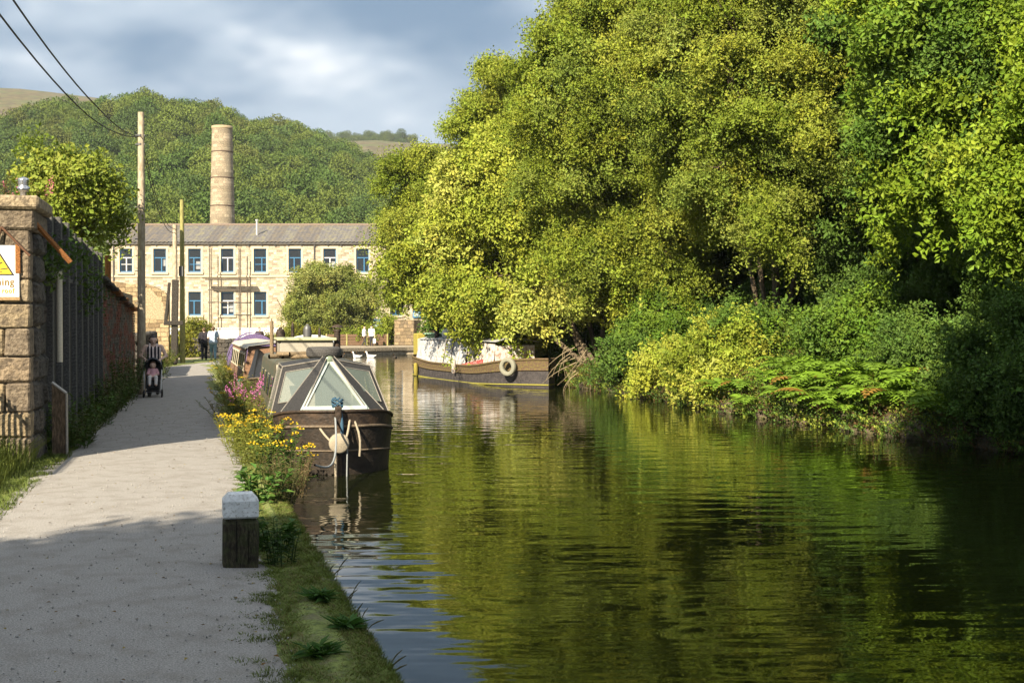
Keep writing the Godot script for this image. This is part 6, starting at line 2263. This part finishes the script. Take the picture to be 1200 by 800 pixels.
# o: arms [[elbow, wrist], [elbow, wrist]], legs [[knee, ankle], ...], look, skin, top, bottom, hair, shoe, sleeves, cell
func person(label: String, at: Vector3, turn: float, size: float, o: Dictionary, group := "") -> Node3D:
	var t := thing("person", label, "person", at, turn, group)
	t.scale = Vector3.ONE * size
	var cell: float = o.get("cell", 0.02)
	var torso := [
		[Vector3(-0.075, 0.90, 0), Vector3(0.075, 0.90, 0), 0.118, 0.118], [Vector3(-0.05, 1.05, 0.0), Vector3(0.05, 1.05, 0.0), 0.105, 0.105],
		[Vector3(-0.06, 1.08, 0), Vector3(-0.075, 1.27, 0.0), 0.10, 0.105], [Vector3(0.06, 1.08, 0), Vector3(0.075, 1.27, 0.0), 0.10, 0.105], [Vector3(-0.15, 1.36, 0), Vector3(0.15, 1.36, 0), 0.062, 0.062]]
	var legs := []
	for sd in 2:
		var x := -0.085 if sd == 0 else 0.085
		var L: Array = o.legs[sd]
		legs.append([Vector3(x, 0.86, 0), L[0], 0.088, 0.058])
		legs.append([L[0], L[1], 0.056, 0.036])
	var feet := []
	for sd in 2:
		var L: Array = o.legs[sd]
		feet.append([L[1] + Vector3(0, -0.045, -0.02), L[1] + Vector3(0.0, -0.055, 0.14), 0.036, 0.03])
	var arms := []
	for sd in 2:
		var x := -0.185 if sd == 0 else 0.185
		var L: Array = o.arms[sd]
		arms.append([Vector3(x, 1.36, 0), L[0], 0.052, 0.040])
		arms.append([L[0], L[1], 0.038, 0.026])
	var look: Vector3 = o.get("look", Vector3(0, 0, 1)).normalized()
	var hb := Vector3(0, 1.50, 0.005)
	var head := [[Vector3(0, 1.38, -0.005), Vector3(0, 1.47, 0.0), 0.052, 0.048], [hb + Vector3(0, 0.06, 0) - look * 0.02, hb + Vector3(0, 0.06, 0) + look * 0.012, 0.088, 0.082], [hb + Vector3(0, -0.03, 0) + look * 0.03, hb + Vector3(0, 0.03, 0) + look * 0.02, 0.045, 0.07],
		[hb + Vector3(0, 0.035, 0) + look * 0.09, hb + Vector3(0, 0.0, 0) + look * 0.105, 0.009, 0.014]]
	var sidev := look.cross(Vector3.UP)
	for sg in [-1.0, 1.0]:
		head.append([hb + sidev * 0.088 * sg + Vector3(0, 0.05, 0), hb + sidev * 0.09 * sg + Vector3(0, 0.02, 0), 0.016, 0.012])
	var s := Shape.new()
	net(s, torso + legs + feet + arms + head, cell, 0.03)
	for sd in 2:
		var L: Array = o.arms[sd]
		var dir: Vector3 = o.get("grip", (L[1] - L[0]).normalized()) if o.has("grip") else (L[1] - L[0]).normalized()
		net(s, hand(L[1], dir, o.get("palm", Vector3(0.2 if sd == 0 else -0.2, 0, 0.1).normalized()), o.get("curl", 0.35), 1.0 if sd == 0 else -1.0), cell * 0.4, 0.006)
	part(s, "body", flat("skin_%d" % o.get("tone", 0), [lin(0.66, 0.45, 0.35), lin(0.55, 0.36, 0.27)][o.get("tone", 0)], 0.55), t)
	# clothes
	s = Shape.new()
	var wear := grown(torso, 0.014)
	if o.get("strap", false):
		wear = grown(torso.slice(0, 4), 0.015)
		for sg in [-1.0, 1.0]:
			wear.append([Vector3(0.085 * sg, 1.33, 0.085), Vector3(0.085 * sg, 1.425, 0.02), 0.022, 0.022])
			wear.append([Vector3(0.085 * sg, 1.425, 0.02), Vector3(0.085 * sg, 1.32, -0.09), 0.022, 0.022])
	elif o.get("sleeves", 1.0) > 0.0:
		for sd in 2:
			var L: Array = o.arms[sd]
			var x := -0.185 if sd == 0 else 0.185
			var end: Vector3 = Vector3(x, 1.36, 0).lerp(L[0], minf(1.0, o.sleeves))
			wear.append([Vector3(x, 1.36, 0), end, 0.07, 0.062])
			if o.sleeves > 1.0: wear.append([L[0], L[0].lerp(L[1], 0.92), 0.056, 0.04])
	wear.append([Vector3(-0.08, 0.9, 0), Vector3(0.08, 0.9, 0), 0.137, 0.137])
	var tm: Material
	if o.has("stripes"):
		s.tinted = true
		tm = leafy("striped_cloth", 0.9, 0.0)
		(tm as StandardMaterial3D).backlight_enabled = false
		net(s, wear, 0.011, 0.03, func(p: Vector3): return Color(0.74, 0.62, 0.58) if fposmod(p.x + 0.02, 0.082) < 0.04 else Color(0.018, 0.018, 0.024))
	else:
		tm = flat("cloth_" + label.md5_text().substr(0, 5), o.top, 0.9)
		net(s, wear, cell, 0.03)
	part(s, "top", tm, t)
	s = Shape.new()
	var trow := grown(legs, 0.016)
	trow.append([Vector3(-0.07, 0.90, 0), Vector3(0.07, 0.90, 0), 0.134, 0.134])
	net(s, trow, cell, 0.03)
	part(s, "trousers", flat("legs_" + label.md5_text().substr(0, 5), o.bottom, 0.9), t)
	s = Shape.new()
	net(s, grown(feet, 0.010), cell * 0.8, 0.01)
	part(s, "shoes", flat("shoe_" + label.md5_text().substr(0, 5), o.shoe, 0.7), t)
	s = Shape.new()
	var hp := [[hb + Vector3(0, 0.075, 0) - look * 0.035, hb + Vector3(0, 0.09, 0) + look * 0.015, 0.083, 0.066], [hb + Vector3(0, 0.02, 0) - look * 0.045, hb + Vector3(0, 0.08, 0) - look * 0.04, 0.07, 0.08]]
	if o.get("long", false):
		for sg in [-1.0, 1.0]:
			hp.append([hb + Vector3(0, 0.08, 0) + sidev * 0.07 * sg, hb + Vector3(0, -0.01, 0) + sidev * 0.075 * sg - look * 0.03, 0.03, 0.028])
		hp.append([hb + Vector3(0, 0.15, 0) - look * 0.10, hb + Vector3(0, 0.13, 0) - look * 0.11, 0.04, 0.04])
	net(s, hp, cell * 0.7, 0.02)
	part(s, "hair", flat("hair_%d" % o.get("hair", 0), [lin(0.03, 0.02, 0.015), lin(0.10, 0.06, 0.03)][o.get("hair", 0)], 0.6), t)
	if look.z > 0.3:
		s = Shape.new()
		for sg in [-1.0, 1.0]:
			s.lathe(hb + Vector3(0, 0.048, 0) + look * 0.083 + sidev * 0.033 * sg, [[0.0, -0.009], [0.012, -0.004], [0.012, 0.004], [0.0, 0.009]], 8)
		s.box(hb + Vector3(0, -0.028, 0) + look * 0.085, Vector3(0.045, 0.009, 0.012))
		part(s, "face_features", flat("dark_features", lin(0.09, 0.04, 0.035), 0.5), t)
	return t

func people() -> void:
	var stand := [[Vector3(-0.095, 0.47, 0.02), Vector3(-0.10, 0.085, -0.01)], [Vector3(0.095, 0.47, 0.02), Vector3(0.10, 0.085, -0.01)]]
	var walk := [[Vector3(-0.09, 0.48, 0.13), Vector3(-0.09, 0.085, 0.20)], [Vector3(0.09, 0.47, -0.02), Vector3(0.09, 0.12, -0.26)]]
	var walk2 := [[Vector3(-0.09, 0.47, -0.03), Vector3(-0.09, 0.11, -0.24)], [Vector3(0.09, 0.48, 0.12), Vector3(0.09, 0.085, 0.18)]]
	# woman with a pushchair
	var push := [[Vector3(-0.30, 1.10, 0.03), Vector3(-0.15, 1.00, 0.27)], [Vector3(0.30, 1.10, 0.03), Vector3(0.15, 1.00, 0.27)]]
	var W := v3(-9.93, 0.03, 35.4)
	person("woman in striped strap top pushing a black pushchair", W, 0.25, 1.0, {"arms": push, "legs": walk, "look": Vector3(0.05, -0.25, 1.0), "strap": true, "stripes": true, "top": Color.WHITE, "bottom": lin(0.03, 0.03, 0.035), "shoe": lin(0.05, 0.05, 0.05), "long": true, "cell": 0.016, "curl": 0.7, "palm": Vector3(0, -0.8, 0.4).normalized(), "grip": Vector3(0, -0.1, 1).normalized()})
	var woman := get_child(get_child_count() - 1) as Node3D
	woman.scale = Vector3(1.14, 1.0, 1.12)
	pushchair(W + Basis(Vector3.UP, 0.25) * Vector3(0, 0, 0.42), 0.25)
	# couple walking away
	var hang := [[Vector3(-0.25, 1.10, -0.03), Vector3(-0.25, 0.86, 0.05)], [Vector3(0.25, 1.10, -0.03), Vector3(0.24, 0.86, 0.08)]]
	person("person in dark clothes walking away beside a pale blue shirt", v3(-16.25, 0.03, 67.5), PI + 0.22, 1.04, {"arms": hang, "legs": walk, "top": lin(0.022, 0.02, 0.026), "bottom": lin(0.02, 0.02, 0.028), "shoe": lin(0.02, 0.02, 0.02), "sleeves": 1.5, "hair": 1, "cell": 0.026}, "couple walking away")
	person("person in pale blue shirt and jeans walking away", v3(-15.7, 0.03, 67.2), PI + 0.22, 1.07, {"arms": hang, "legs": walk2, "top": lin(0.42, 0.50, 0.60), "bottom": lin(0.16, 0.26, 0.32), "shoe": lin(0.02, 0.02, 0.02), "sleeves": 0.7, "hair": 1, "cell": 0.026}, "couple walking away")
	# two on the quay
	person("person in loose white shirt walking on the far quay", v3(-12.35, 0.0, 107.0), 1.2, 1.0, {"arms": hang, "legs": walk, "top": lin(0.75, 0.73, 0.70), "bottom": lin(0.05, 0.045, 0.04), "shoe": lin(0.03, 0.03, 0.03), "sleeves": 1.5, "hair": 1, "cell": 0.032}, "pair on the quay")
	person("person in white shirt with white bag on the quay", v3(-11.75, 0.0, 107.0), 0.3, 1.02, {"arms": hang, "legs": stand, "top": lin(0.78, 0.77, 0.75), "bottom": lin(0.03, 0.03, 0.035), "shoe": lin(0.02, 0.02, 0.02), "sleeves": 0.8, "hair": 0, "cell": 0.032}, "pair on the quay")
	var s := Shape.new()
	s.slab(Vector3(0, -0.2, 0), Vector3(0.24, 0.42, 0.1), 0.05)
	s.tube([Vector3(-0.06, 0.0, 0), Vector3(0, 0.16, 0), Vector3(0.06, 0.0, 0)], [0.012, 0.012, 0.012], 5)
	tag(part(s, "carrier_bag", flat("bag_white", lin(0.7, 0.7, 0.68), 0.5), self, v3(-11.5, 0.62, 106.9)), "white carrier bag held by person on the quay", "bag")
	person("person in brown jacket standing behind the moored boats", v3(-15.6, 0.0, 79.0), 0.4, 1.03, {"arms": hang, "legs": stand, "top": lin(0.05, 0.035, 0.03), "bottom": lin(0.03, 0.03, 0.03), "shoe": lin(0.02, 0.02, 0.02), "sleeves": 1.5, "hair": 0, "cell": 0.028})

func pushchair(at: Vector3, turn: float) -> void:
	var t := thing("pushchair", "black folding pushchair with raised hood carrying a child", "pushchair", at, turn)
	var black := mat("pram_cloth", lin(0.010, 0.010, 0.012), lin(0.03, 0.03, 0.034), 0.3, 0.8)
	var tube_m := flat("pram_tube", lin(0.10, 0.10, 0.11), 0.35, 0.7)
	var silver := flat("pram_silver", lin(0.5, 0.5, 0.5), 0.3, 0.8)
	var rub := flat("pram_tyre", lin(0.015, 0.015, 0.015), 0.8)
	var s := Shape.new()
	for x in [-0.22, 0.22]:
		s.tube([Vector3(x, 1.0, -0.14), Vector3(x, 0.60, 0.10), Vector3(x, 0.12, 0.50)], [0.013, 0.013, 0.013], 7)
		s.tube([Vector3(x, 0.62, 0.08), Vector3(x * 1.05, 0.12, -0.12)], [0.012, 0.012], 7)
	s.tube([Vector3(-0.22, 1.0, -0.14), Vector3(0.22, 1.0, -0.14)], [0.016, 0.016], 7)
	s.tube([Vector3(-0.22, 0.14, 0.48), Vector3(0.22, 0.14, 0.48)], [0.012, 0.012], 7)
	s.tube([Vector3(-0.22, 0.14, -0.11), Vector3(0.22, 0.14, -0.11)], [0.012, 0.012], 7)
	part(s, "frame", tube_m, t)
	for x in [-0.235, 0.235]:
		s = Shape.new()
		s.tube([Vector3(x, 0.74, 0.17), Vector3(x * 0.93, 0.22, 0.44)], [0.014, 0.014], 7)
		part(s, "side_tube", silver, t)
	# seat
	s = Shape.new()
	var p := PackedVector3Array()
	for q in [[0.98, -0.02], [0.75, 0.02], [0.50, 0.08], [0.46, 0.16], [0.47, 0.34], [0.40, 0.40], [0.24, 0.45]]:
		for k in 5:
			var u := k / 4.0 * 2.0 - 1.0
			p.append(Vector3(u * 0.19, q[0], q[1] + 0.07 * u * u))
	s.grid(p, 5, 7, true)
	part(s, "seat", black, t)
	s = Shape.new()
	s.slab(Vector3(0, 0.19, 0.46), Vector3(0.36, 0.03, 0.14), 0.01)
	part(s, "footrest", black, t)
	s = Shape.new()
	s.slab(Vector3(0, 0.26, 0.12), Vector3(0.36, 0.14, 0.34), 0.05)
	part(s, "basket", black, t)
	# hood: part of a round shell over the seat
	s = Shape.new()
	p = PackedVector3Array()
	for j in 10:
		var a := lerpf(-0.75, 0.95, j / 9.0)
		for k in 15:
			var b := PI * k / 14.0
			p.append(Vector3(-cos(b) * 0.255, 0.72 + sin(b) * 0.36 * cos(a - 0.55) + 0.0, 0.10 + sin(b) * 0.34 * sin(a - 0.55) + 0.02))
	s.grid(p, 15, 10)
	var hood := part(s, "hood", black, t)
	s = Shape.new()
	var rim := []
	for k in 15:
		var b := PI * k / 14.0
		rim.append(Vector3(-cos(b) * 0.258, 0.72 + sin(b) * 0.36 * cos(0.4), 0.12 + sin(b) * 0.34 * sin(0.4)))
	s.tube(rim, taper(0.012, 0.012, 14), 6)
	part(s, "hood_edge", flat("hood_piping", lin(0.10, 0.11, 0.13), 0.7), hood)
	for x in [-0.24, 0.24]:
		for z in [0.50, -0.12]:
			var w := Node3D.new()
			w.name = "wheel"
			t.add_child(w, true)
			w.position = Vector3(x, 0.095, z)
			s = Shape.new()
			var prof := []
			for k in 9:
				var a := TAU * k / 8.0
				prof.append([0.078 + 0.017 * cos(a), 0.02 * sin(a)])
			s.lathe(Vector3.ZERO, prof, 18, Basis(Vector3(0, 0, 1), PI / 2))
			part(s, "tyre", rub, w)
			s = Shape.new()
			for k in 5: s.box(Vector3(0, cos(k * TAU / 5) * 0.033, sin(k * TAU / 5) * 0.033), Vector3(0.012, 0.066, 0.014), Basis(Vector3.RIGHT, k * TAU / 5))
			part(s, "rim", tube_m, w)
	# child
	var c := thing("person", "small child in pink top and white trousers in pushchair", "person", at, turn)
	var cb := [[Vector3(-0.03, 0.55, 0.20), Vector3(0.03, 0.55, 0.20), 0.075, 0.075], [Vector3(0, 0.57, 0.18), Vector3(0, 0.70, 0.14), 0.078, 0.075], [Vector3(-0.07, 0.73, 0.13), Vector3(0.07, 0.73, 0.13), 0.042, 0.042]]
	var cl := []
	var ca := []
	for sg in [-1.0, 1.0]:
		cl.append([Vector3(0.05 * sg, 0.54, 0.22), Vector3(0.085 * sg, 0.545, 0.40), 0.05, 0.043])
		cl.append([Vector3(0.085 * sg, 0.545, 0.40), Vector3(0.085 * sg, 0.36, 0.47), 0.041, 0.03])
		cl.append([Vector3(0.085 * sg, 0.335, 0.47), Vector3(0.085 * sg, 0.345, 0.54), 0.028, 0.024])
		ca.append([Vector3(0.095 * sg, 0.73, 0.13), Vector3(0.13 * sg, 0.63, 0.20), 0.036, 0.03])
		ca.append([Vector3(0.13 * sg, 0.63, 0.20), Vector3(0.05 * sg, 0.59, 0.30), 0.028, 0.02])
	var ch := [[Vector3(0, 0.74, 0.13), Vector3(0, 0.80, 0.14), 0.035, 0.035], [Vector3(0, 0.86, 0.13), Vector3(0, 0.87, 0.15), 0.085, 0.082], [Vector3(0, 0.815, 0.175), Vector3(0, 0.84, 0.18), 0.045, 0.055], [Vector3(0, 0.845, 0.235), Vector3(0, 0.84, 0.24), 0.009, 0.010]]
	s = Shape.new()
	net(s, cb + cl + ca + ch, 0.013, 0.02)
	for sg in [-1.0, 1.0]:
		var hd := []
		for q in hand(Vector3.ZERO, Vector3(-0.5 * sg, -0.2, 0.8).normalized(), Vector3(0, -1, 0), 0.4, sg): hd.append([Vector3(0.05 * sg, 0.59, 0.30) + q[0] * 0.55, Vector3(0.05 * sg, 0.59, 0.30) + q[1] * 0.55, q[2] * 0.6, q[3] * 0.6])
		net(s, hd, 0.005, 0.003)
	part(s, "body", mats["skin_0"], c)
	s = Shape.new()
	net(s, grown(cb, 0.012) + grown([ca[0], ca[2]], 0.012), 0.012, 0.02)
	part(s, "top", flat("child_pink", lin(0.62, 0.34, 0.37), 0.9), c)
	s = Shape.new()
	net(s, grown([cl[0], cl[1], cl[3], cl[4]], 0.010), 0.012, 0.015)
	part(s, "trousers", flat("child_white", lin(0.66, 0.62, 0.60), 0.9), c)
	s = Shape.new()
	net(s, [[Vector3(0, 0.89, 0.115), Vector3(0, 0.90, 0.14), 0.086, 0.075]], 0.01, 0.01)
	part(s, "hair", flat("child_hair", lin(0.16, 0.08, 0.04), 0.6), c)
	s = Shape.new()
	for sg in [-1.0, 1.0]: s.lathe(Vector3(0.03 * sg, 0.87, 0.226), [[0.0, -0.009], [0.011, 0.0], [0.0, 0.009]], 8)
	s.box(Vector3(0, 0.812, 0.222), Vector3(0.035, 0.008, 0.01))
	part(s, "face_features", mats["dark_features"], c)


# ---------------------------------------------------------------- small things
func small_things() -> void:
	# mooring post
	var t := thing("mooring_post", "squat dark timber mooring post with chipped white painted top", "post", v3(-2.31, 0.0, 10.85), PATH_TURN + 0.02)
	var wood := mat("stump_wood", lin(0.018, 0.014, 0.009), lin(0.07, 0.058, 0.032), 0.35, 0.9, {"relief": 1.6, "stretch": Vector3(1, 0.3, 1), "stain": lin(0.05, 0.06, 0.018), "stain_full": 0.7})
	var s := Shape.new()
	s.slab(Vector3(0, 0.17, 0), Vector3(0.29, 0.50, 0.27), 0.02, 0.008, rng)
	part(s, "shaft", wood, t)
	s = Shape.new()
	s.slab(Vector3(0, 0.43, 0), Vector3(0.25, 0.05, 0.23), 0.01)
	part(s, "neck", wood, t)
	var white := mat("chipped_white", lin(0.58, 0.59, 0.58), lin(0.80, 0.81, 0.80), 1.6, 0.7, {"relief": 0.25, "stain": lin(0.16, 0.13, 0.09), "stain_full": 0.8, "stain_freq": 0.03, "stain_size": 0.35, "stain_much": -0.6})
	s = Shape.new()
	var ring := [[0.132, 0.44], [0.148, 0.455], [0.148, 0.585], [0.10, 0.642]]
	for k in 3:
		var a: Array = ring[k]
		var b: Array = ring[k + 1]
		var ca := [Vector3(-a[0], a[1], a[0] * 0.93), Vector3(a[0], a[1], a[0] * 0.93), Vector3(a[0], a[1], -a[0] * 0.93), Vector3(-a[0], a[1], -a[0] * 0.93)]
		var cb := [Vector3(-b[0], b[1], b[0] * 0.93), Vector3(b[0], b[1], b[0] * 0.93), Vector3(b[0], b[1], -b[0] * 0.93), Vector3(-b[0], b[1], -b[0] * 0.93)]
		for q in 4: s.facing([ca[q], ca[(q + 1) % 4], cb[(q + 1) % 4], cb[q]], Vector3(0, 0.5, 0))
	s.facing([Vector3(-0.10, 0.642, 0.093), Vector3(0.10, 0.642, 0.093), Vector3(0.10, 0.642, -0.093), Vector3(-0.10, 0.642, -0.093)], Vector3(0, 0.5, 0))
	part(s, "painted_top", white, t)
	s = Shape.new()
	s.box(Vector3(-0.035, 0.25, 0.1345), Vector3(0.007, 0.34, 0.006))
	s.box(Vector3(0.06, 0.20, 0.1345), Vector3(0.004, 0.28, 0.006))
	part(s, "crack", flat("crack_dark", lin(0.006, 0.005, 0.004), 1.0), t)
	# ducks and geese on the water
	var bird := [[-10.9, 90.0, 1, "white goose swimming near the far quay"], [-10.0, 90.6, 1, "second white goose swimming beside the first"], [-8.2, 90.0, 0, "dark duck swimming beyond the white geese"], [-12.2, 92.0, 0, "dark duck swimming below the quay edge"], [-11.4, 95.0, 0, "brown duck by the quay stones"]]
	for b in bird:
		var d := thing("goose" if b[2] else "duck", b[3], "bird", v3(b[0], WATER, b[1]), rnd(0, TAU), "birds on the canal")
		var m := flat("goose_white" if b[2] else "duck_brown", lin(0.72, 0.71, 0.68) if b[2] else lin(0.05, 0.04, 0.03), 0.8)
		s = Shape.new()
		var z := 1.25 if b[2] else 0.8
		net(s, [[Vector3(-0.12, 0.06, 0) * z, Vector3(0.12, 0.07, 0) * z, 0.09 * z, 0.11 * z], [Vector3(-0.14, 0.08, 0) * z, Vector3(-0.30, 0.14, 0) * z, 0.06 * z, 0.02 * z], [Vector3(0.17, 0.10, 0) * z, Vector3(0.24, 0.30, 0) * z, 0.05 * z, 0.035 * z], [Vector3(0.24, 0.32, 0) * z, Vector3(0.28, 0.33, 0) * z, 0.045 * z, 0.04 * z]], 0.02, 0.03)
		part(s, "body", m, d)
		s = Shape.new()
		s.tube([Vector3(0.30, 0.33, 0) * z, Vector3(0.38, 0.315, 0) * z], [0.022 * z, 0.008 * z], 6)
		part(s, "bill", flat("bill_orange", lin(0.5, 0.22, 0.03), 0.5), d)
